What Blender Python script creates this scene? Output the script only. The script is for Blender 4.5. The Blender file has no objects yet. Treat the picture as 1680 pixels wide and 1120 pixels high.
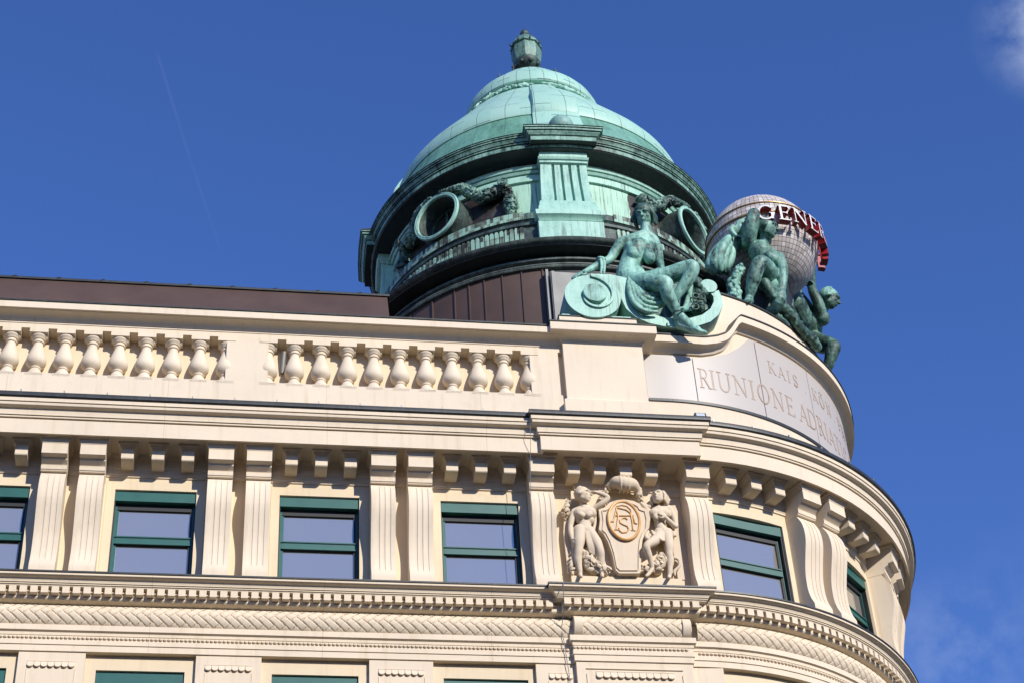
import bpy, math, random
import numpy as np
from mathutils import Vector, Matrix
sc = bpy.context.scene
COL = sc.collection
rad = math.radians
# ------------------------------------------------------------------ camera
FPX, YAW, PITCH, ROLL, DIST = 3172.37, .1769, .6984, -.0675, 31.456
def cam_axes():
    cy, sy, cp, sp = math.cos(YAW), math.sin(YAW), math.cos(PITCH), math.sin(PITCH)
    f = Vector((sy*cp, cy*cp, sp)); r = Vector((cy, -sy, 0)); u = r.cross(f)
    c, s = math.cos(ROLL), math.sin(ROLL)
    return c*r+s*u, -s*r+c*u, f
AR, AU, AF = cam_axes()
CAMP = Vector((0, -DIST, 0))
cam = bpy.data.cameras.new("camera"); camo = bpy.data.objects.new("camera", cam); COL.objects.link(camo)
camo.matrix_world = Matrix(((AR.x, AU.x, -AF.x, CAMP.x), (AR.y, AU.y, -AF.y, CAMP.y), (AR.z, AU.z, -AF.z, CAMP.z), (0, 0, 0, 1)))
cam.sensor_width = 36; cam.lens = 36*FPX/1680; cam.clip_start = .5; cam.clip_end = 5000
sc.camera = camo
# ------------------------------------------------------------------ sky, sun, exposure
SUNV = Vector((.5, -1, .53)).normalized()
SUN_EL = math.asin(SUNV.z); SUN_ROT = math.atan2(SUNV.x, SUNV.y)
def ray(u, v): return (AR*((u-840)/FPX)+AU*(-(v-560)/FPX)+AF)
w = bpy.data.worlds.new("World"); sc.world = w; w.use_nodes = True
nt = w.node_tree; bg = nt.nodes['Background']
sky = nt.nodes.new('ShaderNodeTexSky'); sky.sky_type = 'NISHITA'; sky.sun_disc = False
sky.sun_elevation = SUN_EL; sky.sun_rotation = SUN_ROT; sky.air_density = 1.0; sky.dust_density = 0; sky.ozone_density = 2.5
hs = nt.nodes.new('ShaderNodeHueSaturation'); hs.inputs['Saturation'].default_value = 1.16; hs.inputs['Value'].default_value = 1
nt.links.new(sky.outputs[0], hs.inputs['Color'])
tint = nt.nodes.new('ShaderNodeMixRGB'); tint.blend_type = 'MULTIPLY'; tint.inputs[0].default_value = 1; tint.inputs[2].default_value = (.95, .98, 1.46, 1); nt.links.new(hs.outputs[0], tint.inputs[1])
tc = nt.nodes.new('ShaderNodeTexCoord'); nz = nt.nodes.new('ShaderNodeTexNoise')
nz.inputs['Scale'].default_value = 34; nz.inputs['Detail'].default_value = 7; nz.inputs['Roughness'].default_value = .6
nt.links.new(tc.outputs['Generated'], nz.inputs['Vector'])
def wm(op, a, b=None, clamp=False):
    n = nt.nodes.new('ShaderNodeMath'); n.operation = op; n.use_clamp = clamp
    for i, q in enumerate((a, b)):
        if q is None: continue
        if isinstance(q, (int, float)): n.inputs[i].default_value = q
        else: nt.links.new(q, n.inputs[i])
    return n.outputs[0]
acc = None
for (u, v, spread, amt) in ((1730, 40, .0010, .65), (1560, 1080, .0014, .22), (1690, 1000, .0012, .08)):
    d = ray(u, v).normalized()
    vm = nt.nodes.new('ShaderNodeVectorMath'); vm.operation = 'DOT_PRODUCT'
    nt.links.new(tc.outputs['Generated'], vm.inputs[0]); vm.inputs[1].default_value = d
    m = wm('SUBTRACT', 1, wm('DIVIDE', wm('SUBTRACT', 1, vm.outputs['Value']), spread), True)
    k = wm('MULTIPLY', wm('MULTIPLY', wm('MULTIPLY', m, m), wm('MULTIPLY', wm('SUBTRACT', nz.outputs[0], .36), 3.2, True), True), amt)
    acc = k if acc is None else wm('ADD', acc, k, True)
for (a_, b_, c_) in (((258, 88), (312, 262), .20), ((312, 262), (362, 412), .13)):
    d1 = ray(*a_).normalized(); d2 = ray(*b_).normalized(); nn = d1.cross(d2).normalized(); md = (d1+d2).normalized(); half = 1-d1.dot(md)
    v1 = nt.nodes.new('ShaderNodeVectorMath'); v1.operation = 'DOT_PRODUCT'; nt.links.new(tc.outputs['Generated'], v1.inputs[0]); v1.inputs[1].default_value = nn
    v2 = nt.nodes.new('ShaderNodeVectorMath'); v2.operation = 'DOT_PRODUCT'; nt.links.new(tc.outputs['Generated'], v2.inputs[0]); v2.inputs[1].default_value = md
    w1 = wm('SUBTRACT', 1, wm('DIVIDE', wm('ABSOLUTE', v1.outputs['Value']), .0011), True)
    w2 = wm('SUBTRACT', 1, wm('DIVIDE', wm('SUBTRACT', 1, v2.outputs['Value']), half*1.15), True)
    acc = wm('ADD', acc, wm('MULTIPLY', wm('MULTIPLY', w1, wm('MULTIPLY', w2, 3, True)), wm('MULTIPLY', nz.outputs[0], c_*.32)), True)
mx = nt.nodes.new('ShaderNodeMixRGB'); nt.links.new(acc, mx.inputs[0]); nt.links.new(tint.outputs[0], mx.inputs[1]); mx.inputs[2].default_value = (4.2, 4.9, 6.6, 1)
nt.links.new(mx.outputs[0], bg.inputs[0]); bg.inputs[1].default_value = .122
sun = bpy.data.lights.new("sun", 'SUN'); suno = bpy.data.objects.new("sun", sun); COL.objects.link(suno)
sun.energy = 4.5; sun.angle = rad(.5); sun.color = (1, .935, .84)
suno.rotation_euler = (-SUNV).to_track_quat('-Z', 'Y').to_euler(); suno.location = SUNV*120
sc.view_settings.view_transform = 'Standard'; sc.view_settings.look = 'None'; sc.view_settings.exposure = .12; sc.view_settings.gamma = 1

# ------------------------------------------------------------------ helpers
def at(u, v, y):
    d = ray(u, v); t = (y+DIST)/d.y; return CAMP+t*d
def atcyl(u, v, r, c):
    d = ray(u, v); ox, oy = CAMP.x-c[0], CAMP.y-c[1]
    a = d.x*d.x+d.y*d.y; b = ox*d.x+oy*d.y; q = ox*ox+oy*oy-r*r; disc = max(0, b*b-a*q)
    return CAMP+((-b-math.sqrt(disc))/a)*d
CX, CY, R0 = 8.8416, 5.6788, 5.6788
DX, DY = 7.8416, 6.6788
random.seed(7)
def polar(c, r, deg, z): return Vector((c[0]+r*math.sin(rad(deg)), c[1]-r*math.cos(rad(deg)), z))

def tag(o, label=None, cat=None, group=None, kind=None):
    if label: o['label'] = label
    if cat: o['category'] = cat
    if group: o['group'] = group
    if kind: o['kind'] = kind
    return o
def thing(name, label, cat, loc=(0, 0, 0), group=None):
    o = bpy.data.objects.new(name, None); COL.objects.link(o); o.location = loc; o.empty_display_size = .3
    return tag(o, label, cat, group)
def wloc(o):
    v = Vector((0, 0, 0))
    while o is not None: v += o.location; o = o.parent
    return v
class MB:
    def __init__(s): s.v = []; s.f = []
    def add(s, vs, fs):
        n = len(s.v); s.v += [tuple(q) for q in vs]; s.f += [tuple(n+i for i in f) for f in fs]
    def box(s, x0, x1, y0, y1, z0, z1, M=None):
        vs = [Vector((x, y, z)) for z in (z0, z1) for y in (y0, y1) for x in (x0, x1)]
        if M is not None: vs = [M @ q for q in vs]
        s.add(vs, [(0, 2, 3, 1), (4, 5, 7, 6), (0, 1, 5, 4), (2, 6, 7, 3), (0, 4, 6, 2), (1, 3, 7, 5)])
    def grid(s, rows, closed=False, flip=False):
        n = len(rows[0]); vs = [q for r in rows for q in r]; fs = []
        for i in range(len(rows)-1):
            for j in range(n if closed else n-1):
                k = (j+1) % n
                f = (i*n+j, i*n+k, (i+1)*n+k, (i+1)*n+j)
                fs.append(f[::-1] if flip else f)
        s.add(vs, fs)
    def lathe(s, prof, c=(0, 0), n=32, a0=0, a1=360, flip=False):
        full = abs(a1-a0) >= 359.9
        rows = []
        for (r, z) in prof:
            rows.append([Vector((c[0]+r*math.sin(rad(a0+(a1-a0)*j/n)), c[1]-r*math.cos(rad(a0+(a1-a0)*j/n)), z)) for j in range(n if full else n+1)])
        s.grid(rows, closed=full, flip=flip)
    def sweep(s, path, prof, cap=True):
        # path: [(x,y,nx,ny)] mitred outward offsets ; prof: [(p,z)] bottom to top
        if callable(path):
            s.grid([[Vector((x, y, z)) for (x, y) in path(p)] for (p, z) in prof])
            s.add([(*path(p)[0], z) for p, z in prof], [tuple(range(len(prof)))]); return
        rows = [[Vector((x+nx*p, y+ny*p, z)) for (x, y, nx, ny) in path] for (p, z) in prof]
        s.grid(rows)
        if cap:
            for i in (0, len(path)-1):
                x, y, nx, ny = path[i]
                s.add([(x+nx*p, y+ny*p, z) for p, z in prof], [tuple(range(len(prof)))])
    def extrude(s, poly, vec):
        n = len(poly); vec = Vector(vec); a = [Vector(q) for q in poly]; b = [q+vec for q in a]
        s.add(a+b, [tuple(range(n)), tuple(range(2*n-1, n-1, -1))]+[(i, (i+1) % n+0, (i+1) % n+n, i+n) for i in range(n)])
    def tube(s, pts, r, n=8, caps=True):
        pts = [Vector(p) for p in pts]; rows = []
        rr = r if isinstance(r, (list, tuple)) else [r]*len(pts)
        up = Vector((.13, .2, .97)); prev = None
        for i, p in enumerate(pts):
            t = (pts[min(i+1, len(pts)-1)]-pts[max(i-1, 0)])
            if t.length < 1e-9: t = Vector((0, 0, 1))
            t.normalize()
            a = (prev if prev is not None else up); a = (a-t*a.dot(t))
            if a.length < 1e-4: a = t.orthogonal()
            a.normalize(); b = t.cross(a); prev = a
            rows.append([p+(a*math.cos(2*math.pi*j/n)+b*math.sin(2*math.pi*j/n))*rr[i] for j in range(n)])
        s.grid(rows, closed=True)
        if caps:
            s.add(rows[0], [tuple(range(n))[::-1]]); s.add(rows[-1], [tuple(range(n))])
    def ball(s, p, r, sc_=(1, 1, 1), M=None, n=10, m=7):
        p = Vector(p); rows = []
        for i in range(m+1):
            th = math.pi*i/m; row = []
            for j in range(n):
                ph = 2*math.pi*j/n
                q = Vector((math.sin(th)*math.cos(ph)*sc_[0], math.sin(th)*math.sin(ph)*sc_[1], math.cos(th)*sc_[2]))*r
                if i in (0, m): q = Vector((0.0005*math.cos(ph), .0005*math.sin(ph), q.z))
                row.append(p+(M @ q if M is not None else q))
            rows.append(row)
        s.grid(rows, closed=True)
        s.add(rows[0], [tuple(range(n))]); s.add(rows[-1], [tuple(range(n))[::-1]])
    def build(s, name, mat, parent=None, sharp=30, loc=None, rotz=0):
        o = bpy.data.objects.new(name, s.mesh(name, mat, parent, sharp, loc)); COL.objects.link(o)
        if parent is not None: o.parent = parent
        if loc is not None: o.location = loc
        o.rotation_euler = (0, 0, rotz)
        return o
    def mesh(s, name, mat, parent=None, sharp=30, loc=None):
        off = wloc(parent) if (parent is not None and loc is None) else Vector((0, 0, 0))
        me = bpy.data.meshes.new(name)
        me.from_pydata([(q[0]-off.x, q[1]-off.y, q[2]-off.z) for q in s.v], [], s.f); me.materials.append(mat)
        import bmesh
        bm = bmesh.new(); bm.from_mesh(me); bmesh.ops.recalc_face_normals(bm, faces=bm.faces); bm.to_mesh(me); bm.free()
        me.polygons.foreach_set('use_smooth', [True]*len(me.polygons)); me.set_sharp_from_angle(angle=rad(sharp)); me.update()
        return me
def dup(o, parent, loc, rotz=0):
    c = o.copy(); COL.objects.link(c); c.parent = parent; c.location = loc; c.rotation_euler = (0, 0, rotz)
    for ch in list(o.children):
        k = ch.copy(); COL.objects.link(k); k.parent = c
    return c
# ------------------------------------------------------------------ materials
class NT:
    def __init__(s, name):
        s.m = bpy.data.materials.new(name); s.m.use_nodes = True; s.t = s.m.node_tree; s.b = s.t.nodes['Principled BSDF']
    def n(s, typ, **kw):
        q = s.t.nodes.new(typ)
        for k, v in kw.items():
            if k in q.inputs: q.inputs[k].default_value = v
            else: setattr(q, k, v)
        return q
    def l(s, a, b): s.t.links.new(a, b)
    def math(s, op, a, b=None, clamp=False):
        q = s.t.nodes.new('ShaderNodeMath'); q.operation = op; q.use_clamp = clamp
        for i, x in enumerate((a, b)):
            if x is None: continue
            if isinstance(x, (int, float)): q.inputs[i].default_value = x
            else: s.l(x, q.inputs[i])
        return q.outputs[0]
    def pos(s):
        return s.n('ShaderNodeNewGeometry').outputs['Position']
    def noise(s, scale, detail=5, rough=.55, vec=None, stretch=None):
        vec = vec if vec is not None else s.pos()
        if stretch:
            mp = s.n('ShaderNodeMapping'); mp.inputs['Scale'].default_value = stretch; s.l(vec, mp.inputs['Vector']); vec = mp.outputs[0]
        q = s.n('ShaderNodeTexNoise'); q.inputs['Scale'].default_value = scale; q.inputs['Detail'].default_value = detail; q.inputs['Roughness'].default_value = rough
        s.l(vec, q.inputs['Vector']); return q.outputs[0]
    def ramp(s, fac, stops):
        q = s.n('ShaderNodeValToRGB'); e = q.color_ramp.elements
        while len(e) < len(stops): e.new(.5)
        for i, (p, c) in enumerate(stops): e[i].position = p; e[i].color = (c if len(c) == 4 else tuple(c)+(1,))
        s.l(fac, q.inputs[0]); return q.outputs[0]
    def mix(s, fac, a, b, mode='MIX'):
        q = s.n('ShaderNodeMixRGB'); q.blend_type = mode
        for i, x in enumerate((fac, a, b)):
            if isinstance(x, (int, float)): q.inputs[i].default_value = x
            elif isinstance(x, tuple): q.inputs[i].default_value = x if len(x) == 4 else x+(1,)
            else: s.l(x, q.inputs[i])
        return q.outputs[0]
    def out(s, col, rough=.6, metal=0, bump=None, bstr=.3, bdist=.01):
        if isinstance(col, tuple): s.b.inputs['Base Color'].default_value = col if len(col) == 4 else col+(1,)
        else: s.l(col, s.b.inputs['Base Color'])
        if isinstance(rough, (int, float)): s.b.inputs['Roughness'].default_value = rough
        else: s.l(rough, s.b.inputs['Roughness'])
        s.b.inputs['Metallic'].default_value = metal
        if bump is not None:
            q = s.n('ShaderNodeBump'); q.inputs['Strength'].default_value = bstr; q.inputs['Distance'].default_value = bdist
            s.l(bump, q.inputs['Height']); s.l(q.outputs[0], s.b.inputs['Normal'])
        return s.m
def sepxyz(N):
    q = N.n('ShaderNodeSeparateXYZ'); N.l(N.pos(), q.inputs[0]); return q.outputs
def stone(name, base, joints=False):
    N = NT(name)
    a = N.noise(.7, 5); b = N.noise(7, 6, .6); st = N.noise(1.0, 5, .65, stretch=(6, 6, .45)); bl = N.noise(2.6, 5, .7)
    c = N.ramp(a, [(.3, tuple(x*.94 for x in base)), (.7, tuple(min(1, x*1.04) for x in base))])
    c = N.mix(N.math('MULTIPLY', N.math('SUBTRACT', st, .53, True), 1.9, True), c, (base[0]*.70, base[1]*.62, base[2]*.50))
    c = N.mix(N.math('MULTIPLY', N.math('SUBTRACT', bl, .58, True), 2.2, True), c, (base[0]*.80, base[1]*.79, base[2]*.77))
    c = N.mix(N.math('MULTIPLY', N.math('SUBTRACT', b, .56, True), 1.6, True), c, (base[0]*.84, base[1]*.82, base[2]*.78))
    oi = N.n('ShaderNodeObjectInfo'); c = N.mix(N.math('MULTIPLY', oi.outputs['Random'], .08), c, (base[0]*.55, base[1]*.52, base[2]*.47))
    if joints:
        X, Y, Z = sepxyz(N)
        f = N.math('FRACT', N.math('DIVIDE', N.math('ADD', X, 3.17+32), 3.2))
        g = N.math('LESS_THAN', N.math('ABSOLUTE', N.math('SUBTRACT', f, .5)), .0017)
        zz = N.math('MAXIMUM', N.math('LESS_THAN', Z, 20.25), N.math('MULTIPLY', N.math('GREATER_THAN', Z, 23.24), N.math('LESS_THAN', Z, 25.16)))
        msk = N.math('MULTIPLY', N.math('MULTIPLY', g, zz), N.math('LESS_THAN', X, 6.0))
        c = N.mix(N.math('MULTIPLY', msk, .35), c, (.2, .17, .13))
    fine = N.noise(60, 3)
    return N.out(c, .85, 0, N.mix(.5, b, fine), .18, .006)
M_STONE = stone('painted_stone', (.73, .62, .465), True)
M_WALL = stone('cream_render', (.71, .59, .405), False)
M_REL = stone('relief_stone', (.67, .555, .405))
def copper(name, light, mid, dark, lo=.36, hi=.6, streak=True, rough=.55, seams=None, contrast=1.0):
    N = NT(name)
    a = N.noise(1.3, 6, .62); s_ = N.noise(1.0, 6, .65, stretch=(7, 7, .9)); f = N.noise(14, 5, .7)
    k = N.mix(.5 if streak else .15, a, s_); k = N.mix(.28, k, f)
    c = N.ramp(k, [(lo, dark), (lo+(hi-lo)*.45, mid), (hi, light)])
    c = N.mix(N.math('MULTIPLY', N.math('SUBTRACT', f, .55, True), 1.5, True), c, tuple(x*.55 for x in mid))
    if streak:
        s2 = N.noise(1.0, 6, .7, stretch=(16, 16, .7)); s3 = N.noise(.9, 3, .5)
        c = N.mix(N.math('MULTIPLY', N.math('MULTIPLY', N.math('SUBTRACT', s2, .52, True), 7.0*contrast, True), N.math('MULTIPLY', N.math('SUBTRACT', s3, .38, True), 3.5, True)), c, tuple(x*.4+.004 for x in dark) if dark[0] < .05 else tuple(x*.55 for x in dark))
    h = N.mix(.5, f, s_)
    return N, c, h, rough
def copper_mat(*a, **k):
    N, c, h, r = copper(*a, **k); return N.out(c, r, 0, h, .35, .012)
MINT = (.37, .61, .50); TEAL = (.13, .32, .265); DARK = (.018, .026, .024)
M_CU = copper_mat('green_copper', MINT, (.25, .47, .375), (.07, .12, .09), .32, .54)
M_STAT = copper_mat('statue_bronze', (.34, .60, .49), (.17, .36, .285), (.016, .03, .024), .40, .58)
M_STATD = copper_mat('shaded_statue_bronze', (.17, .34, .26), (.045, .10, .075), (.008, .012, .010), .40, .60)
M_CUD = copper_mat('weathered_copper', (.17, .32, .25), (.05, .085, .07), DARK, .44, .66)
M_BLACK = copper_mat('blackened_copper', (.05, .07, .065), (.022, .026, .024), (.008, .008, .008), .35, .7)
M_GUT = copper_mat('grey_green_gutter', (.06, .068, .062), (.028, .032, .03), (.018, .018, .018), .35, .7, rough=.45)
M_LANT = copper_mat('lantern_copper', (.19, .34, .27), (.07, .14, .11), (.015, .02, .018), .36, .6)
def shell_mat(skirt=False):
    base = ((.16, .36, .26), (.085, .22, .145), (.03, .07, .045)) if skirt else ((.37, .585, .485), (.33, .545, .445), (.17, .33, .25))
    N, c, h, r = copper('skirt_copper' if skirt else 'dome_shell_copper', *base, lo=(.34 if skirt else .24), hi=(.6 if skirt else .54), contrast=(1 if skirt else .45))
    X, Y, Z = sepxyz(N)
    dx = N.math('SUBTRACT', X, DX); dy = N.math('SUBTRACT', Y, DY)
    an = N.math('MULTIPLY', N.math('ARCTAN2', dx, N.math('MULTIPLY', dy, -1)), 57.2958)
    fa = N.math('FRACT', N.math('DIVIDE', N.math('ADD', an, 360+4.5), 11.25))
    rr = N.math('SQRT', N.math('ADD', N.math('MULTIPLY', dx, dx), N.math('MULTIPLY', dy, dy)))
    thr = N.math('DIVIDE', .0026/11.25*57.3*1.9*1.6, N.math('MAXIMUM', rr, .4))
    seam = N.math('LESS_THAN', N.math('ABSOLUTE', N.math('SUBTRACT', fa, .5)), thr)
    idx = N.math('FLOOR', N.math('DIVIDE', N.math('ADD', an, 360+4.5), 11.25))
    off = N.math('MULTIPLY', N.math('FRACT', N.math('MULTIPLY', idx, .417)), .85)
    fz = N.math('FRACT', N.math('DIVIDE', N.math('ADD', Z, off), .95))
    hz = N.math('LESS_THAN', fz, .026)
    sm = N.math('MAXIMUM', seam, N.math('MULTIPLY', hz, .0 if skirt else .95))
    # each sheet weathers to a slightly different green
    wn = N.n('ShaderNodeTexWhiteNoise'); wn.noise_dimensions = '2D'
    cb = N.n('ShaderNodeCombineXYZ'); N.l(idx, cb.inputs[0]); N.l(N.math('FLOOR', N.math('DIVIDE', N.math('ADD', Z, off), .95)), cb.inputs[1]); N.l(cb.outputs[0], wn.inputs['Vector'])
    c = N.mix(N.math('MULTIPLY', wn.outputs[0], .32), c, (.22, .47, .38))
    c = N.mix(N.math('MULTIPLY', sm, .8), c, (.03, .07, .055))
    return N.out(c, .5, 0, N.math('SUBTRACT', N.math('MULTIPLY', h, .25), sm), .5, .02)
M_SHELL = shell_mat(); M_SKIRT = shell_mat(True)
def drum_mat():
    N, c, h, r = copper('drum_copper', (.38, .62, .47), (.29, .50, .37), (.06, .10, .07), lo=.3, hi=.55)
    X, Y, Z = sepxyz(N)
    an = N.math('MULTIPLY', N.math('ARCTAN2', N.math('SUBTRACT', X, DX), N.math('MULTIPLY', N.math('SUBTRACT', Y, DY), -1)), 57.2958)
    t = N.math('ABSOLUTE', N.math('SUBTRACT', N.math('FRACT', N.math('DIVIDE', N.math('ADD', an, 360+45.5+45), 90)), .5))   # 0 at the oculi? (period 90)
    nn = N.noise(1.7, 5, .6)
    m = N.math('LESS_THAN', N.math('ADD', t, N.math('MULTIPLY', N.math('SUBTRACT', nn, .5), .05)), .25)
    brown = N.ramp(N.noise(2.2, 6, .65), [(.35, (.012, .013, .012)), (.55, (.035, .026, .024)), (.72, (.10, .12, .10))])
    c = N.mix(m, c, brown)
    fa = N.math('FRACT', N.math('DIVIDE', N.math('ADD', an, 363), 9.0))
    sm = N.math('LESS_THAN', fa, .012)
    c = N.mix(N.math('MULTIPLY', sm, .7), c, (.02, .03, .025))
    return N.out(c, .55, 0, h, .35, .012)
M_DRUM = drum_mat()
def tile_mat():
    N = NT('streaked_copper_tiles')
    X, Y, Z = sepxyz(N)
    an = N.math('MULTIPLY', N.math('ARCTAN2', N.math('SUBTRACT', X, DX), N.math('MULTIPLY', N.math('SUBTRACT', Y, DY), -1)), 57.2958)
    wn = N.n('ShaderNodeTexWhiteNoise'); wn.noise_dimensions = '2D'
    cb = N.n('ShaderNodeCombineXYZ'); N.l(N.math('FLOOR', N.math('DIVIDE', an, 1.05)), cb.inputs[0]); N.l(N.math('FLOOR', N.math('MULTIPLY', Z, 5)), cb.inputs[1]); N.l(cb.outputs[0], wn.inputs['Vector'])
    k = N.mix(.28, N.noise(1.6, 5, .6), wn.outputs[0])
    c = N.ramp(k, [(.38, (.03, .035, .028)), (.47, (.15, .19, .13)), (.56, (.27, .45, .35))])
    return N.out(c, .6, 0, N.noise(20), .3, .01)
M_TILE = tile_mat()
N = NT('brown_sheet_copper'); cbr = N.ramp(N.noise(.9, 5, .6), [(.3, (.062, .036, .026)), (.7, (.095, .056, .040))])
M_BROWN = N.out(cbr, .6, .0, N.noise(3, 3), .15, .02)
N = NT('zinc_grey'); M_ZINC = N.out(N.ramp(N.noise(2, 5), [(.3, (.19, .185, .165)), (.7, (.27, .265, .24))]), .55, .2, N.noise(5), .1)
N = NT('green_window_paint'); M_GREEN = N.out(N.ramp(N.noise(3), [(.3, (.012, .092, .078)), (.7, (.018, .115, .096))]), .4)
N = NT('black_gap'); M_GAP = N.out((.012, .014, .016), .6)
N = NT('window_glass'); M_GLASS = N.out((.56, .53, .47), .03, .72, N.noise(.8, 2), .02, .05)
N = NT('oculus_glass'); M_OGL = N.out((.06, .05, .045), .15, .3)
N = NT('etched_panel'); M_PANEL = N.out(N.mix(N.math('MULTIPLY', N.noise(1.2, 5), .5), (.50, .455, .40), (.41, .37, .325)), .42, 0.0, N.noise(30), .03)
N = NT('bronze_lettering'); M_LET = N.out((.38, .285, .205), .5)
N = NT('gilded_paint'); M_GOLD = N.out(N.ramp(N.noise(9, 4), [(.35, (.55, .29, .085)), (.65, (.72, .43, .17))]), .5, .1, N.noise(20), .2)
N = NT('white_letter_face'); M_WHITE = N.out((.72, .72, .70), .4)
N = NT('red_letter_side'); N.b.inputs['Coat Weight'].default_value = .4; M_RED = N.out((.32, .010, .014), .35)
def mosaic():
    N = NT('globe_mosaic'); p = N.n('ShaderNodeTexCoord').outputs['Object']
    q = N.n('ShaderNodeSeparateXYZ'); N.l(p, q.inputs[0]); X, Y, Z = q.outputs
    lon = N.math('DIVIDE', N.math('ADD', N.math('ARCTAN2', X, Y), 7), 2*math.pi/72)
    lat = N.math('DIVIDE', N.math('ADD', N.math('ARCSINE', N.math('DIVIDE', Z, 1.37)), 3.2), math.pi/36)
    fl = N.math('ABSOLUTE', N.math('SUBTRACT', N.math('FRACT', lon), .5)); ft = N.math('ABSOLUTE', N.math('SUBTRACT', N.math('FRACT', lat), .5))
    g = N.math('GREATER_THAN', N.math('MAXIMUM', fl, ft), .447)
    cb = N.n('ShaderNodeCombineXYZ'); N.l(N.math('FLOOR', lon), cb.inputs[0]); N.l(N.math('FLOOR', lat), cb.inputs[1])
    wn = N.n('ShaderNodeTexWhiteNoise'); wn.noise_dimensions = '2D'; N.l(cb.outputs[0], wn.inputs['Vector'])
    c = N.ramp(wn.outputs[0], [(0, (.40, .36, .335)), (.55, (.52, .47, .44)), (1, (.66, .62, .59))])
    c = N.mix(g, c, (.085, .055, .022))
    return N.out(c, .55, 0, N.math('SUBTRACT', 1, g), .4, .02)
M_MOS = mosaic()
N = NT('brass_rim'); M_BRASS = N.out((.33, .21, .07), .4, .5)
N = NT('grey_metal'); M_GREY = N.out((.35, .35, .34), .4, .6)
N = NT('plaza_paving'); M_ASPH = N.out(N.ramp(N.noise(3, 6), [(.3, (.06, .052, .042)), (.7, (.09, .078, .062))]), .9, 0, N.noise(60), .3)
N = NT('lamp_glass'); M_LAMPG = N.out((.75, .78, .8), .1, .3)

# ================================================================== ground
g = MB(); g.add([(-900, -900, -1.6), (900, -900, -1.6), (900, 900, -1.6), (-900, 900, -1.6)], [(0, 1, 2, 3)])
tag(g.build('ground', M_ASPH), kind='structure')
# unseen house row added behind the camera to shade the low sky
OB = thing('added_house_row', 'plain rendered house row added unseen behind the viewer to shade the low sky', 'building', (0, -50, -1.6))
N = NT('added_house_render'); M_OB = N.out(N.ramp(N.noise(.6, 4), [(.3, (.30, .26, .21)), (.7, (.40, .35, .28))]), .9)
m = MB(); m.box(-120, 120, -64, -50, -1.6, 27); m.box(-121, 121, -65, -49.4, 27, 27.6); m.build('wall', M_OB, OB)
m = MB(); m.extrude([(-120, -65, 27.6), (-120, -50, 27.6), (-120, -57.5, 31.5)], (240, 0, 0)); m.build('roof', M_BROWN, OB)
m = MB(); m.box(-.6, .6, -49.99, -49.9, 0, 2.1); wq = None
for k in range(-14, 15):
    for z in (2, 6, 10, 14, 18, 22):
        if wq is None: wq = m.build('window', M_GLASS, OB, loc=Vector((4.2*k, 0, z))-wloc(OB))
        else: dup(wq, OB, Vector((4.2*k, 0, z))-wloc(OB))
# ================================================================== corner building
B = thing('corner_building', 'cream painted corner palace with green windows, balustraded parapet and rounded inscribed corner', 'building', (3, 3, -1.6))
def path(xa, xb, st=.12, a1=104, seg=3.0, x0=-15):
    """plan line of the facade pushed outward by p: straight front, projecting bay, round corner"""
    n = int(a1/seg)
    def f(p):
        R_ = R0+p
        pts = [(x0, -p)]
        a_min = 0
        if st:
            xr = xb+p
            if xr > CX: yc = CY-math.sqrt(R_*R_-(xr-CX)**2); a_min = math.asin((xr-CX)/R_)
            else: yc = -p
            pts += [(xa-p, -p), (xa-p, -st-p), (xr, -st-p), (xr, yc)]
        for k in range(n+1):
            a = max(rad(a1*k/n), a_min); pts.append((CX+R_*math.sin(a), CY-R_*math.cos(a)))
        a = rad(a1); e = pts[-1]; pts.append((e[0]+14*math.cos(a), e[1]+14*math.sin(a)))
        return pts
    return f
PU = path(6.70, 8.40); PL = path(6.42, 8.68); PP = path(0, 0, 0)
def strip(name, P, prof, mat, parent=B, sharp=30): 
    m = MB(); m.sweep(P, prof); return m.build(name, mat, parent, sharp)
# --- wall masses: vertical wall with real window openings on the upper floor
Z_LH, Z_UH, Z_UB = 18.56, 22.55, 20.28
UPW = [(-8.85+3.2*k, -8.85+3.2*k+1.575) for k in range(5)]      # straight bays
CUW = [(7.15, 23.6), (37.95, 54.4), (68.7, 85.1)]              # curve bays, degrees
LOW = [(-8.89+3.2*k, -8.89+3.2*k+1.605) for k in range(5)]
wall = MB(); TH = .24
def wall_band(mb, z0, z1, holes, y=0., r=R0, xend=CX, x0=-15, curved=True, a1=104):
    # straight
    xs = [x0]
    for a, b in holes[0]: xs += [a, b]
    xs.append(xend)
    for i in range(0, len(xs)-1, 2):
        mb.box(xs[i], xs[i+1], y, y+TH, z0, z1)
    if not curved: return
    an = [0]
    for a, b in holes[1]: an += [a, b]
    an.append(a1)
    for i in range(0, len(an)-1, 2):
        A, Bn = an[i], an[i+1]; n = max(1, int((Bn-A)/2.5))
        po, pi_ = [], []
        for j in range(n+1):
            a = A+(Bn-A)*j/n; po.append(polar((CX, CY), r, a, 0)); pi_.append(polar((CX, CY), r-TH, a, 0))
        ring = [Vector((q.x, q.y, z0)) for q in po]+[Vector((q.x, q.y, z0)) for q in pi_[::-1]]
        m = len(ring); top = [Vector((q.x, q.y, z1)) for q in ring]
        fs = [(k, (k+1) % m, (k+1) % m+m, k+m) for k in range(m)]
        for k in range(n): fs += [(k, m-1-k, m-2-k, k+1), (k+m, k+1+m, 2*m-2-k, 2*m-1-k)]
        mb.add(ring+top, fs)
wall_band(wall, Z_UB-.1, Z_UH, [[w for w in UPW], CUW])
wall_band(wall, Z_UH, 24.3, [[], []])
wall_band(wall, 18.866, Z_UB-.1, [[], []])
wall_band(wall, Z_LH, 18.866, [[], []], y=.10, r=R0-.10)
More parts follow.
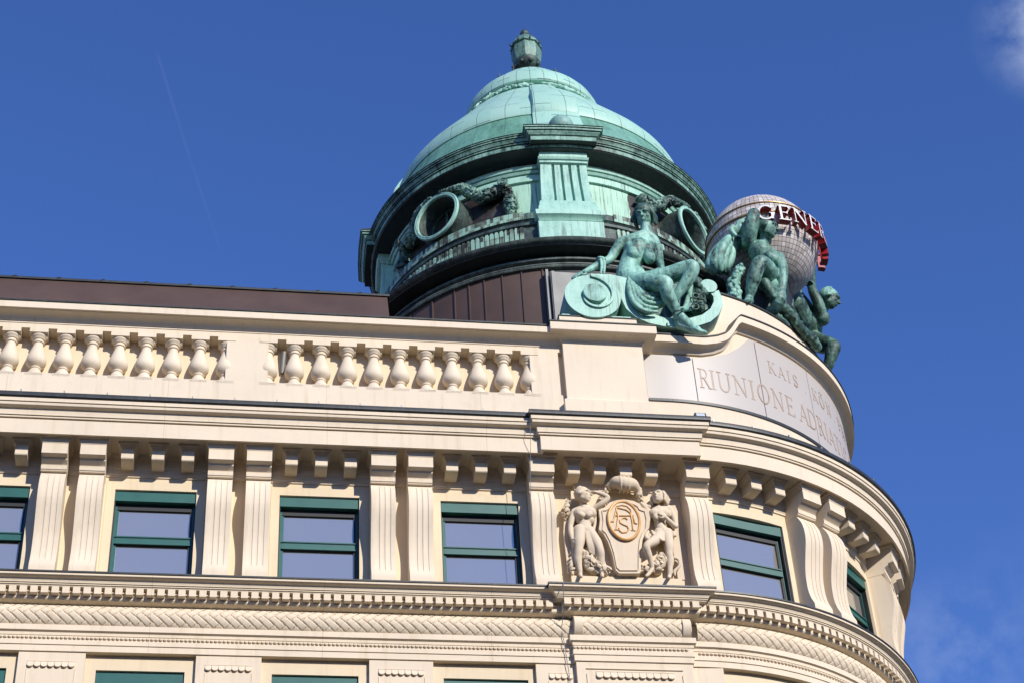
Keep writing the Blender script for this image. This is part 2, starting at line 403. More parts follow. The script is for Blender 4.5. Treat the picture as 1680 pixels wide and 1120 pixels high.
wall_band(wall, 12, Z_LH, [LOW, [(a+.1, b+.1) for a, b in CUW]], y=.10, r=R0-.10)
wall_band(wall, -1.6, 12, [[], []], y=.02)
wall.build('wall', M_WALL, B)
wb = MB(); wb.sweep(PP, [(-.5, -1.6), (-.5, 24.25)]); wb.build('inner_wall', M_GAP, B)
# --- main cornice
CORN = [(-.02, 23.335), (.735, 23.337), (.74, 23.262), (.79, 23.262), (.79, 23.60), (.755, 23.603), (.755, 23.618), (.825, 23.622), (.825, 23.650), (.80, 23.652), (.80, 23.660), (.85, 23.664), (.85, 23.705), (.853, 23.718), (.856, 23.755), (.862, 23.785), (.875, 23.80), (.905, 23.808), (.94, 23.814), (.958, 23.828), (.965, 23.855), (.968, 23.88), (.94, 23.882), (.94, 23.892), (.99, 23.894), (.99, 23.985), (.5, 23.99)]
strip('main_cornice', PU, CORN, M_STONE)
g_ = strip('gutter', PU, [(.6, 23.99), (1.015, 23.987), (1.035, 24.0), (1.04, 24.05), (1.03, 24.095), (1.0, 24.10), (.96, 24.06), (.3, 24.36), (.3, 24.3)], M_GUT)
m = MB(); m.box(-.012, .012, -.03, .01, 24.09, 24.15); gc_ = None
for P, az in [(Vector((x, -1.0, 0)), 0) for x in np.arange(-5.2, 5.7, .83)]+[(polar((CX, CY), R0+1.0, a, 0), a) for a in np.arange(6, 75, 7.5)]:
    if gc_ is None: gc_ = m.build('gutter_clip', M_GREY, g_, loc=P-wloc(g_))
    else: dup(gc_, g_, P-wloc(g_), rad(az))
strip('frieze', PU, [(.003, 22.84), (.03, 22.845), (.03, 22.88), (.045, 22.90), (.045, 23.02), (.065, 23.03), (.065, 23.25), (.12, 23.334)], M_STONE)
# --- lower (storey) cornice
LC = [(.002, 18.865), (.03, 18.866), (.03, 18.995), (.05, 18.997), (.05, 19.09), (.035, 19.10), (.035, 19.185), (.05, 19.19), (.055, 19.25), (.10, 19.27), (.10, 19.385), (.0, 19.387)]
strip('architrave', PL, LC, M_STONE)
LC2 = [(.04, 19.80), (.07, 19.83), (.20, 19.86), (.225, 19.885), (.225, 20.06), (.335, 20.062), (.345, 20.085), (.365, 20.09), (.365, 20.108), (.345, 20.11), (.345, 20.116), (.385, 20.118), (.392, 20.15), (.42, 20.185), (.47, 20.20), (.485, 20.215), (.505, 20.217), (.505, 20.252), (.3, 20.27)]
dc = strip('storey_cornice', PL, LC2, M_STONE)
strip('lead_flashing', PL, [(.2, 20.262), (.51, 20.255), (.525, 20.262), (.525, 20.296), (.0, 20.34)], M_GUT)
# dentils, one mesh each
db = MB(); db.box(-.066, .066, -.115, .0, -.065, .068)
db.box(.066, .127, -.04, 0, .0, .018)
base = wloc(dc)
first = None
def put(o, parent, P, rz=0):
    return dup(o, parent, Vector(P)-wloc(parent), rz)
DENT = []
x = -5.66
while x < 6.1: DENT.append((Vector((x, -.225, 19.99)), 0)); x += .1935
x = 6.42-.225+.09
while x < 8.92: DENT.append((Vector((x, -.345, 19.99)), 0)); x += .1935
a = 1.2
while a < 80: DENT.append((polar((CX, CY), R0+.225, a, 19.99), a)); a += math.degrees(.1935/(R0+.225))
DENT = [d for d in DENT if not (8.95 > d[0].x > 8.8 and d[1] == 0 and False)]
d0 = db.build('dentil', M_STONE, dc, loc=DENT[0][0]-base)
nd = 0
rest = MB()
order = sorted(range(1, len(DENT)), key=lambda i: -(DENT[i][1] < 52)*100-DENT[i][0].x*0)
for i in order:
    P, az = DENT[i]
    if nd < 99: dup(d0, dc, P-base, rad(az)); nd += 1
    else:
        M = Matrix.Translation(P) @ Matrix.Rotation(rad(az), 4, 'Z'); rest.box(-.066, .066, -.115, .0, -.065, .068, M); rest.box(.066, .130, -.05, 0, .0, .03, M)
if rest.v: tag(rest.build('dentil_row', M_STONE, dc), kind='stuff')
# --- woven frieze (heights follow a twill weave on a bulging torus)
def weave(mb, xa, xb, y, curved=False, res=.009):
    T = 44; L = xb-xa; n = int(L/res)
    s = np.linspace(xa, xb, n+1)[None, :]; t = np.linspace(0, 1, T+1)[:, None]
    Pw = .205; K = 2.3
    u = s/Pw+K*t; v = -s/Pw+K*t
    iu = np.floor(u); iv = np.floor(v); fu = u-iu-.5; fv = v-iv-.5
    over = ((iu+iv) % 4) < 2     # strand running along v direction lies on top
    ha = 1-np.abs(fu*2)**8*1.0; hb = 1-np.abs(fv*2)**8*1.0
    # along-strand sag where it dives under
    sa = np.where(((iu+iv) % 4) == 0, .5-fv, .5+fv); sb = np.where(((iu+iv) % 4) == 2, .5+fu, .5-fu)
    h = np.where(over, ha*(.45+.55*np.sin(np.clip(sa*.5+.25, 0, 1)*np.pi)), hb*(.45+.55*np.sin(np.clip(sb*.5+.25, 0, 1)*np.pi)))
    z = 19.385+(19.80-19.385)*t; bulge = .035+.095*np.sin(np.clip(t, 0, 1)*np.pi)**.7+.03*t
    p = bulge-.006+.040*h
    rows = []
    for i in range(T+1):
        r = []
        for j in range(n+1):
            if curved:
                a = s[0, j]/R0; rr = R0+p[i, j]; r.append((CX+rr*math.sin(a), CY-rr*math.cos(a), float(z[i, 0])))
            else: r.append((float(s[0, j]), y-float(p[i, j]), float(z[i, 0])))
        rows.append(r)
    mb.grid(rows)
for (xa, xb, y, cv) in ((-6.2, 6.42, 0, False), (6.57, 8.53, -.12, False), (0.0, 7.4, 0, True)):
    m = MB(); weave(m, xa, xb, y, cv); m.build('woven_frieze', M_STONE, B, sharp=25)
def console_end(xc, wd):
    m = MB(); prof = [(0, 19.387)]+[(.05+.13*math.sin(math.pi*t)**.7+.03*t, 19.385+.415*t) for t in np.linspace(0, 1, 14)]+[(0, 19.80)]
    m.extrude([(xc-wd, -.12-p-.02, z) for p, z in prof], (2*wd, 0, 0)); m.build('frieze_end_band', M_STONE, B)
console_end(6.49, .08); console_end(8.61, .08)
# bead row
def beads(f, L, stp=.078):
    bead = MB()
    for k in range(int(L/stp)): bead.ball(f(k*stp), .034, (1.12, .8, .8), n=6, m=4)
    bead.build('bead_moulding', M_STONE, B)
beads(lambda s: (-5.8+s, -.052, 19.14), 12.2); beads(lambda s: (6.42-.02+s, -.172, 19.14), 2.3); beads(lambda s: polar((CX, CY), R0+.052, math.degrees(s/R0)+.3, 19.14), 5.6)
# --- fluted console pilasters
def capfr(m, rows):
    G_ = [[(-h, 0, z), (-h, -p, z), (h, -p, z), (h, 0, z)] for h, p, z in rows]; m.grid(G_); m.add(G_[0], [(0, 1, 2, 3)]); m.add(G_[-1], [(3, 2, 1, 0)])
def pilaster_mesh():
    m = MB(); PR = [(.284, 20.2), (.40, 20.30), (.40, 20.509), (.37, 20.58), (.333, 20.666), (.30, 20.80), (.284, 20.93), (.283, 21.06), (.288, 21.197), (.302, 21.31), (.322, 21.416), (.35, 21.54), (.379, 21.657), (.412, 21.78), (.443, 21.896), (.466, 22.01), (.474, 22.12), (.468, 22.25), (.444, 22.385), (.41, 22.48), (.37, 22.56), (.325, 22.64), (.315, 22.675)]
    PR = PR[1:]
    fine = []
    for i in range(len(PR)-1):
        for k in range(3): t = k/3; fine.append((PR[i][0]*(1-t)+PR[i+1][0]*t, PR[i][1]*(1-t)+PR[i+1][1]*t))
    fine.append(PR[-1]); fl = []
    for z in (22.59, 20.62): fl.append(z)
    xs = [-.24]; gd = [0]
    for a, b in ((-.168, -.070), (-.060, .037), (.050, .148)):
        for k, d in ((0, 0), (.2, .005), (.5, .011), (.88, .015), (.97, .014), (1, 0)): xs.append(a+(b-a)*k); gd.append(d)
    xs.append(.24); gd.append(0)
    rows = []
    for (p, z) in fine:
        k = 1 if 20.64 < z < 22.60 else 0
        rows.append([(xx, -(p-k*dd*1.0), z) for xx, dd in zip(xs, gd)])
    m.grid(rows)
    for sx in (-.24, .24): m.add([(sx, -p, z) for p, z in fine]+[(sx, .01, fine[-1][1]), (sx, .01, fine[0][1])], [tuple(range(len(fine)+2))])
    # neck mouldings and cap block
    cap = [(.0, 22.675), (.375, 22.675), (.385, 22.70), (.40, 22.703), (.41, 22.79), (.395, 22.80), (.41, 22.815), (.44, 22.835), (.475, 22.855), (.495, 22.87), (.50, 22.90), (.515, 22.908), (.60, 22.915), (.622, 22.925), (.622, 23.165), (.0, 23.165)]
    for sx0, sx1 in ((-.246, .246),): m.extrude([(sx0, -p, z) for p, z in cap], (sx1-sx0, 0, 0))
    capfr(m, [(.25, .63, 23.168), (.255, .635, 23.20), (.285, .665, 23.24), (.288, .67, 23.265), (.315, .695, 23.275), (.315, .70, 23.333)])
    return m
pm = pilaster_mesh()
PIL = [(Vector((c, 0, 0)), 0) for k in range(-3, 2) for c in (2.767+3.2*k, 3.50+3.2*k) if c > -6.5 and c < 6.3]
PIL = [(Vector((c, 0, 0)), 0) for c in (-6.83, -6.09, -3.63, -2.90, -.428, .318, 2.768, 3.507, 5.955)]
PIL += [(polar((CX, CY), R0, a, 0), a) for a in (2.9, 27.3, 34.2, 58.1, 65.0, 89)]
bb = wloc(B)
p0 = pm.build('pilaster', M_STONE, B, loc=PIL[0][0]-bb, sharp=35)
for P, az in PIL[1:]: dup(p0, B, P-bb, rad(az))
# --- modillions under the cornice
mm = MB(); mm.extrude([(-.121, -p, z) for p, z in [(0, 22.99), (.39, 22.96), (.45, 22.975), (.465, 22.995), (.465, 23.085), (.468, 23.10), (.468, 23.22), (0, 23.22)]], (.242, 0, 0))
capfr(mm, [(.124, .468, 23.20), (.13, .475, 23.225), (.165, .505, 23.265), (.168, .51, 23.285), (.195, .53, 23.295), (.195, .535, 23.333)])
MOD = [(Vector((4.153+s+3.2*k, 0, 0)), 0) for k in (-4, -3, -2, -1, 0) for s in (0, .59, 1.17)]
MOD += [(Vector((6.62+.535*i, -.06, 0)), 0) for i in range(4)]
for c in (15.4, 46.15, 76.9): MOD += [(polar((CX, CY), R0, c+d, 0), c+d) for d in (-5.4, 0, 5.4)]
m0 = mm.build('modillion', M_STONE, B, loc=MOD[0][0]-bb)
for P, az in MOD[1:]: dup(m0, B, P-bb, rad(az))
# --- windows of the upper storey (origin: head, outer wall face, centre)
def window(parent, wd, h, z_tr, first_blind=.235):
    hw = wd/2; q = bpy.data.objects.new('window', None)
    f = MB(); yf = .15
    for a, b in ((-hw, -hw+.06), (hw-.06, hw)): f.box(a, b, yf, yf+.08, -h, 0)
    f.box(-hw+.06, hw-.06, yf-.005, yf+.075, z_tr-.06, z_tr+.055)
    f.box(-hw+.06, hw-.06, yf-.03, yf+.0, z_tr+.06, z_tr+.085); f.box(-hw+.06, hw-.06, yf-.03, yf+.0, z_tr-.095, z_tr-.07)
    f.box(-hw+.06, -hw+.10, yf+.02, yf+.07, -h, 0)
    fo = f.build('window', M_GREEN, parent, loc=(0, 0, 0))
    b = MB(); b.box(-hw+.004, hw-.004, .035, .15, -first_blind, -.004); b.build('blind_box', M_GREEN, fo, loc=(0, 0, 0))
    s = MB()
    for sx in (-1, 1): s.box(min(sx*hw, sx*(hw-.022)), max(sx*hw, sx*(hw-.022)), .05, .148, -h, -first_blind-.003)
    s.box(-hw+.022, hw-.022, .152, .24, -.37, -.0)  # head rail in black: recess shade under the blind box put into colour
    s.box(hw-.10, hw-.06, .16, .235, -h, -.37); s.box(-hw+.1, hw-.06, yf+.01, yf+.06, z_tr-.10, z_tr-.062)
    s.build('blind_track_and_shade', M_GAP, fo, loc=(0, 0, 0))
    gl = MB(); gl.box(-hw+.1, hw-.1, yf+.045, yf+.05, -h, -.37); gl.build('pane', M_GLASS, fo, loc=(0, 0, 0))
    return fo
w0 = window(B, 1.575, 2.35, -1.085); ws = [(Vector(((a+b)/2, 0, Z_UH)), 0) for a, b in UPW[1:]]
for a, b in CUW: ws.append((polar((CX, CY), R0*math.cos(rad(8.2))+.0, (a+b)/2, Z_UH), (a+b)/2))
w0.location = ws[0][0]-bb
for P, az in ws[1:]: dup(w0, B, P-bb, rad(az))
# lower storey windows
lw = MB(); hw = .80
for a, b in ((-hw, -hw+.08), (hw-.08, hw)): lw.box(a, b, .17, .25, -3, 0)
lw.box(-hw+.08, hw-.08, .17, .25, -.6, 0); l0 = lw.build('window', M_GREEN, B, loc=Vector((LOW[1][0]+.8025, .0, Z_LH))-bb)
q = MB(); q.box(-hw+.004, hw-.004, .15, .168, -.5, -.006); q.build('blind_box', M_GREEN, l0, loc=(0, 0, 0))
q = MB(); q.box(-hw+.08, hw-.08, .21, .22, -3, -.6); q.build('pane', M_GLASS, l0, loc=(0, 0, 0))
for a, b in LOW[2:]: dup(l0, B, Vector(((a+b)/2, 0, Z_LH))-bb)
for a, b in CUW: dup(l0, B, polar((CX, CY), R0*math.cos(rad(8.2)), (a+b)/2, Z_LH)-bb, rad((a+b)/2))
# lower window surround and pilaster panels with scale ornament
def scales(mb, xa, xb, y, z0=18.53, z1=18.655, pitch=.121):
    n = int(round((xb-xa)/pitch)); pw = (xb-xa)/n
    mb.box(xa, xb, y-.012, y+.01, z1, z1+.012)
    for i in range(n):
        x0 = xa+pw*i; poly = [(x0+.004, y, z1), (x0+pw-.004, y, z1)]
        poly += [(x0+pw/2+(pw/2-.004)*math.cos(t), y, z0+.045-.045*math.sin(t)) for t in np.linspace(0, math.pi, 7)]
        mb.extrude([(p[0], p[1]-.05*(1-(p[2]-z0)/(z1-z0)*.9), p[2]) for p in poly], (0, .06, 0))
LP = MB()
for k in range(-2, 3):
    c = -.09+3.2*k
    if c > 6: continue
    LP.box(c-.60, c+.60, -.0, .12, 12, 18.864)
LP.build('panel_pilaster', M_STONE, B)
SC = MB()
for k in range(-2, 3):
    c = -.09+3.2*k
    if c < 6 : scales(SC, c-.43, c+.43, -.001)
scales(SC, 5.90, 6.36, -.001)
scales(SC, 6.78, 8.30, -.125, 18.50, 18.64, .138)
for c in (6.60, 8.45): SC.box(c-.0, c+.02, -.14, -.115, 12, 18.60)
SC.box(6.60, 8.47, -.145, -.115, 18.70, 18.72)
for c in np.arange(-7, 6, 3.2):
    for sx in (-.43, .43): SC.box(c+.51+sx, c+.52+sx, -.012, .0, 12, 18.50)
SC.build('scale_ornament', M_STONE, B)
RP = MB(); RP.box(6.42, 8.68, -.12, .10, 12, 18.864); RP.box(5.66, 6.42, 0, .10, 12, 18.864); RP.box(8.68, 9.3, 0.0, .1, 12, 18.864); RP.build('risalit_wall', M_STONE, B)
RW = MB(); RW.box(6.60, 8.52, -.12, .0, 20.30, 22.84)
RW.box(6.45, 8.66, -.20, -.121, 20.30, 20.74); RW.build('relief_backing', M_WALL, B)
# surrounds: plain raised architrave of the upper windows
for a, b in UPW:
    AR_ = MB(); AR_.box(a-.17, b+.17, -.012, -.0005, Z_UH+.002, Z_UH+.22); AR_.box(a-.17, a-.0, -.012, -.0005, 20.3, Z_UH+.002); AR_.box(b, b+.17, -.012, -.0005, 20.3, Z_UH+.002); AR_.build('window_surround', M_WALL, B)
# --- parapet: plinth, rail, piers, back wall
SP = [(-15, 0, 0, -1), (6.66, 0, 0, -1)]
strip('parapet_plinth', SP, [(-.3, 24.25), (.30, 24.25), (.30, 25.165), (-.3, 25.165)], M_STONE)
strip('parapet_rail', SP, [(-.3, 26.33), (.30, 26.33), (.30, 26.448), (.315, 26.45), (.315, 26.492), (.335, 26.496), (.345, 26.51), (.36, 26.54), (.40, 26.575), (.46, 26.60), (.55, 26.612), (.55, 26.62), (.60, 26.622), (.60, 26.79), (.1, 26.82), (-.3, 26.83)], M_STONE)
strip('coping_sheet', SP, [(.1, 26.80), (.61, 26.785), (.625, 26.79), (.625, 26.825), (-.3, 26.95)], M_BLACK)
for xa_, xb_ in ((-.445, .417), (-6.9, -5.985), (5.925, 6.54)):
    pp = MB(); pp.box(xa_, xb_, -.30, .018, 25.165, 26.33)
    if xa_ > 5: pp.box(6.54, 6.66, -.19, .018, 24.9, 26.45)
    pp.build('parapet_pier', M_STONE, B)
bw = MB(); bw.box(-15, 6.9, .02, .3, 24.3, 26.6); bw.build('parapet_back_wall', M_WALL, B)
bl = MB(); bl.lathe([(.02, 25.17), (.165, 25.17), (.166, 25.205), (.158, 25.235), (.138, 25.285), (.112, 25.33), (.092, 25.362), (.108, 25.375), (.112, 25.40), (.10, 25.415), (.12, 25.43), (.165, 25.465), (.195, 25.51), (.205, 25.56), (.203, 25.61), (.19, 25.68), (.165, 25.77), (.137, 25.86), (.112, 25.94), (.096, 26.0), (.096, 26.03), (.118, 26.04), (.122, 26.06), (.11, 26.075), (.10, 26.085), (.102, 26.115), (.125, 26.125), (.13, 26.14), (.155, 26.165), (.172, 26.185), (.174, 26.205), (.16, 26.22), (.0, 26.222)], n=28)
bl.box(-.186, .186, -.186, .186, 26.222, 26.328)
bl.box(-.175, .175, -.175, .175, 25.10, 25.172)
xs = [-.445-.5475*k for k in range(0, 11)]+[.417+.5508*k for k in range(0, 11)]
b0 = bl.build('baluster', M_STONE, B, loc=Vector((xs[0], -.125, 0))-bb, sharp=40)
for x in xs[1:]: dup(b0, B, Vector((x, -.125, 0))-bb)
# parapet block of the risalit with its coping and the scroll block
PB = [(6.64, 0, -1, 0), (6.64, 0, -1, -1), (8.37, 0, 1, -1), (8.37, 0.3, 1, 0)]
def blockring(x0, x1, y0, prof, name, mat):
    m = MB(); pth = [(x0, .4, -1, 0), (x0, -y0, -1, -1), (x1, -y0, 1, -1), (x1, .4, 1, 0)]
    m.sweep(pth, prof, cap=False); m.add([(x+nx*prof[-1][0], y+ny*prof[-1][0], prof[-1][1]) for x, y, nx, ny in pth], [(0, 1, 2, 3)]); return m.build(name, mat, B)
blockring(6.64, 8.37, .42, [(.07, 24.3), (.07, 24.93), (.04, 24.95), (0, 25.0), (0, 26.50), (.012, 26.505), (.012, 26.54), (.03, 26.545), (.04, 26.57), (.10, 26.61), (.16, 26.625), (.28, 26.63), (.29, 26.64), (.29, 26.835), (.0, 26.84)], 'parapet_block', M_STONE)
blockring(6.64, 8.37, .42, [(.0, 26.842), (.30, 26.838), (.31, 26.842), (.31, 26.87), (0, 26.92)], 'coping_sheet', M_BLACK)
m = MB(); m.box(6.60, 8.30, -.5, .4, 26.9, 27.18); m.build('scroll_block', M_STONE, B)
m = MB(); m.box(6.58, 8.32, -.52, .4, 27.182, 27.205); m.build('coping_sheet', M_BLACK, B)
# --- rounded parapet: plinth, panel wall with rising scroll coping, attic above
def smooth(t): t = max(0, min(1, t)); return t*t*(3-2*t)
def cop_z(a):   # underside of the lit coping band along the curve
    pts = [(-6, 26.80), (6, 26.82), (10, 26.86), (13, 26.97), (15.5, 27.13), (17.2, 27.36), (18.5, 27.60), (19.6, 27.78), (90, 27.80)]
    for i in range(len(pts)-1):
        if a <= pts[i+1][0]:
            t = (a-pts[i][0])/(pts[i+1][0]-pts[i][0]); return pts[i][1]*(1-t)+pts[i+1][1]*t
    return pts[-1][1]
def czz(a):
    if a > 72: a = 144-a if a < 144+6 else -6     # mirror image at the far end of the corner
    return cop_z(a) if a > 19.6 or a < 5 else (cop_z(a-.5)+cop_z(a)+cop_z(a+.5))/3
AA = list(np.arange(-4.5, 6, 1.5))+list(np.arange(6, 21, .5))+list(np.arange(21, 120, 2.0))
def ringpt(a, r, z):
    if a >= 0: return polar((CX, CY), r, a, z)
    return Vector((CX+rad(a)*R0, CY-r, z))
def curved(name, prof, mat, zf=None, parent=B, AA=AA, sharp=30):
    m = MB(); rows = []
    for (p, dz, k) in prof: rows.append([ringpt(a, R0+p, (zf(a) if k else 0)+dz) for a in AA])
    m.grid(rows); return m.build(name, mat, parent, sharp)
curved('corner_plinth', [(-.5, 24.2, 0), (.06, 24.2, 0), (.06, 25.33, 0), (-.3, 25.34, 0)], M_STONE)
curved('corner_parapet_wall', [(-.02, 25.3, 0), (-.02, -.02, 1), (-.4, -.02, 1)], M_STONE, czz)
curved('corner_coping', [(-.04, -.13, 1), (.03, -.115, 1), (.045, -.09, 1), (.06, -.07, 1), (.10, -.03, 1), (.17, -.01, 1), (.20, .0, 1), (.26, .002, 1), (.26, .185, 1), (-.3, .20, 1)], M_STONE, czz)
curved('coping_sheet', [(.0, .19, 1), (.27, .188, 1), (.285, .195, 1), (.285, .225, 1), (-.12, .27, 1)], M_BLACK, czz)
def attz(a):
    pts = [(3, 27.12), (8, 27.20), (11, 27.34), (13.5, 27.62), (15.2, 28.0), (16.2, 28.4), (16.9, 28.84), (60, 28.88), (110, 28.88)]
    for i in range(len(pts)-1):
        if a <= pts[i+1][0]:
            t = max(0, (a-pts[i][0])/(pts[i+1][0]-pts[i][0])); return pts[i][1]*(1-t)+pts[i+1][1]*t
    return 28.88
AB = list(np.arange(3, 17.3, .35))+list(np.arange(18, 122, 2.0))
curved('attic_wall', [(-.11, 26.6, 0), (-.11, 0, 1), (-.9, 0.02, 1)], M_STONE, attz, AA=AB)
curved('coping_sheet', [(-.2, .0, 1), (-.085, -.01, 1), (-.075, .0, 1), (-.075, .035, 1), (-.9, .06, 1)], M_BLACK, attz, AA=[a for a in AB if a > 16.6])
# inscription panels
def ptop(a):
    pts = [(-4, 26.62), (8, 26.64), (10.5, 26.66), (13.2, 26.73), (16.5, 26.90), (19.7, 27.18), (22, 27.5), (23, 27.60), (80, 27.62)]
    for i in range(len(pts)-1):
        if a <= pts[i+1][0]:
            t = (a-pts[i][0])/(pts[i+1][0]-pts[i][0]); return pts[i][1]*(1-t)+pts[i+1][1]*t
    return 27.62
def ptop2(a):
    pts = [(-4, 26.66), (8, 26.67), (10.5, 26.71), (13.2, 26.82), (16.5, 26.98), (19.7, 27.24), (22, 27.50), (23, 27.62), (80, 27.64)]
    for i in range(len(pts)-1):
        if a <= pts[i+1][0]:
            t = (a-pts[i][0])/(pts[i+1][0]-pts[i][0]); return pts[i][1]*(1-t)+pts[i+1][1]*t
    return 27.64
edges = [-3.7, 7.5, 24.55, 42, 59, 76, 93]
for i in range(len(edges)-1):
    a0, a1 = edges[i]+.10, edges[i+1]-.10
    AL = [a0]+[a for a in np.arange(-4, 100, .75) if a0+.2 < a < a1-.2]+[a1]
    m = MB(); rows = [[ringpt(a, R0-.0, 25.38) for a in AL], [ringpt(a, R0+.012, 25.38) for a in AL], [ringpt(a, R0+.012, ptop2(a)-.02) for a in AL], [ringpt(a, R0, ptop2(a)-.02) for a in AL]]
    m.grid(rows)
    for j in (0, -1): m.add([r[j] for r in rows], [(0, 1, 2, 3)])
    m.build('inscription_panel', M_PANEL, B)
m = MB(); AL = [a for a in np.arange(-3.6, 93, 1.0)]
m.grid([[ringpt(a, R0+.0, 25.30) for a in AL], [ringpt(a, R0+.09, 25.31) for a in AL], [ringpt(a, R0+.10, 25.37) for a in AL], [ringpt(a, R0+.0, 25.40) for a in AL]]); m.build('panel_ledge', M_GUT, B)
# --- serif lettering
def arc(cx, cy, rx, ry, a0, a1, n=14): return [(cx+rx*math.cos(rad(a0+(a1-a0)*i/n)), cy+ry*math.sin(rad(a0+(a1-a0)*i/n))) for i in range(n+1)]
TK, TN = .10, .04
def serif(x, y, w=.13): return ([(x-w, y), (x+w, y)], .045)
GL = {
 'I': (.34, [([(.17, 0), (.17, 1)], TK), serif(.17, .022), serif(.17, .978)]),
 'K': (.80, [([(.17, 0), (.17, 1)], TK), ([(.2, .42), (.64, .98)], TN), ([(.32, .56), (.70, .02)], TK), serif(.17, .022), serif(.17, .978), serif(.64, .978, .11), serif(.70, .022, .1)]),
 'A': (.80, [([(.06, 0), (.38, .98)], TN), ([(.38, 1), (.68, 0)], TK), ([(.18, .34), (.56, .34)], TN), serif(.07, .022, .1), serif(.69, .022, .11)]),
 'S': (.58, [(arc(.29, .74, .19, .23, 40, 265), .085), (arc(.29, .27, .2, .25, 90, -130), .085), ([(.46, .78), (.46, .95)], TN), ([(.1, .05), (.1, .25)], TN)]),
 'Ö': (.90, [(arc(.43, .5, .34, .5, 0, 360, 28), .085), ([(.28, 1.18), (.28, 1.28)], .1), ([(.58, 1.18), (.58, 1.28)], .1)]),
 'O': (.90, [(arc(.43, .5, .34, .48, 0, 360, 28), .085)]),
 'N': (.86, [([(.15, 0), (.15, .98)], TN), ([(.13, .98), (.70, .02)], TK), ([(.70, .0), (.70, 1)], TN), serif(.15, .022, .11), serif(.10, .978, .09), serif(.70, .978, .11)]),
 'R': (.74, [([(.17, 0), (.17, 1)], TK), ([(.17, .97), (.36, .97)]+arc(.36, .745, .2, .225, 90, -90)+[(.17, .52)], .07), ([(.36, .52), (.66, .02)], TK), serif(.17, .022), serif(.1, .978, .08), serif(.68, .022, .09)]),
 'U': (.84, [([(.15, 1), (.15, .33)]+arc(.41, .33, .26, .32, 180, 360)+[(.67, .33), (.67, 1)], .075), serif(.15, .978, .12), serif(.67, .978, .11)]),
 'E': (.66, [([(.17, 0), (.17, 1)], TK), ([(.1, .972), (.56, .972)], .055), ([(.1, .028), (.60, .028)], .055), ([(.17, .52), (.46, .52)], .05), ([(.56, .97), (.56, .84)], TN), ([(.60, .03), (.60, .19)], TN), ([(.46, .44), (.46, .60)], TN), serif(.13, .978, .08), serif(.13, .022, .08)]),
 'D': (.84, [([(.17, 0), (.17, 1)], TK), ([(.1, .97), (.33, .97)]+arc(.33, .5, .40, .47, 90, -90, 18)+[(.1, .03)], .075)]),
 'T': (.70, [([(.34, 0), (.34, 1)], TK), ([(.04, .97), (.64, .97)], .055), ([(.05, .97), (.05, .82)], TN), ([(.63, .97), (.63, .82)], TN), serif(.34, .022)]),
 'C': (.78, [(arc(.42, .5, .34, .48, 42, 318, 22), .085), ([(.67, .80), (.67, .96)], TN)]),
 'P': (.66, [([(.17, 0), (.17, 1)], TK), ([(.17, .97), (.34, .97)]+arc(.34, .73, .2, .24, 90, -90)+[(.17, .49)], .07), serif(.17, .022), serif(.1, .978, .08)]),
 'V': (.78, [([(.06, 1), (.37, .0)], TK), ([(.37, .0), (.66, 1)], TN), serif(.07, .978, .1), serif(.66, .978, .1)]),
 'G': (.88, [(arc(.43, .5, .34, .47, 48, 352, 24), .10), ([(.69, .03), (.69, .44)], TK), serif(.69, .45, .13), ([(.68, .76), (.68, .96)], .06)]),
 'L': (.64, [([(.17, 0), (.17, 1)], TK), ([(.1, .028), (.58, .028)], .055), ([(.58, .03), (.58, .2)], TN), serif(.17, .978)]),
 '.': (.36, [([(.12, .05), (.2, .05)], .09)]),
 ' ': (.2, []),
}
def glyph_boxes(ch):
    # list of convex quads in glyph space
    out = []
    for pts, wd in GL[ch][1]:
        for i in range(len(pts)-1):
            (x0, y0), (x1, y1) = pts[i], pts[i+1]; L = math.hypot(x1-x0, y1-y0)
            if L < 1e-6: continue
            n = max(1, int(L/.3)); nx, ny = -(y1-y0)/L*wd/2, (x1-x0)/L*wd/2
            ex, ey = ((x1-x0)/L*wd*.2, (y1-y0)/L*wd*.2) if len(pts) > 2 else (0, 0)
            for k in range(n):
                ax, ay = x0+(x1-x0)*k/n, y0+(y1-y0)*k/n; bx, by = x0+(x1-x0)*(k+1)/n, y0+(y1-y0)*(k+1)/n
                if k == 0: ax -= ex; ay -= ey
                if k == n-1: bx += ex; by += ey
                out.append([(ax-nx, ay-ny), (bx-nx, by-ny), (bx+nx, by+ny), (ax+nx, ay+ny)])
    return out
def letter_on_ring(mb, ch, c, r, a_left, z0, h, depth, eps=0, lean=0, wscale=1.0, face=None):
    off = 0
    for qd in glyph_boxes(ch):
        off += .00035
        f = []; b = []
        for (gx, gy) in qd:
            a = a_left+math.degrees(gx*h*wscale/r)
            f.append(polar(c, r+depth+off, a, z0+gy*h)); b.append(polar(c, r+eps, a, z0+gy*h))
        mb.add(b+f, [(4, 5, 6, 7), (0, 3, 2, 1)]+[(i, (i+1) % 4, (i+1) % 4+4, i+4) for i in range(4)])
        if face is not None:
            face.add([q+(q-Vector((c[0], c[1], q.z))).normalized()*.006 for q in f], [(0, 1, 2, 3)])
l1 = [('K', 27.55), ('A', 30.6), ('I', 33.6), ('S', 35.6), ('.', 39.6), ('K', 43.0), ('Ö', 46.0), ('N', 49.6), ('.', 53.4), ('P', 56.8), ('R', 59.8), ('I', 62.8), ('V', 64.4), ('.', 67.8)]
for ch, a in l1:
    m = MB(); letter_on_ring(m, ch, (CX, CY), R0+.012, a, 26.83, .345, .004, wscale=.88); m.build('inscription_letter', M_LET, B)
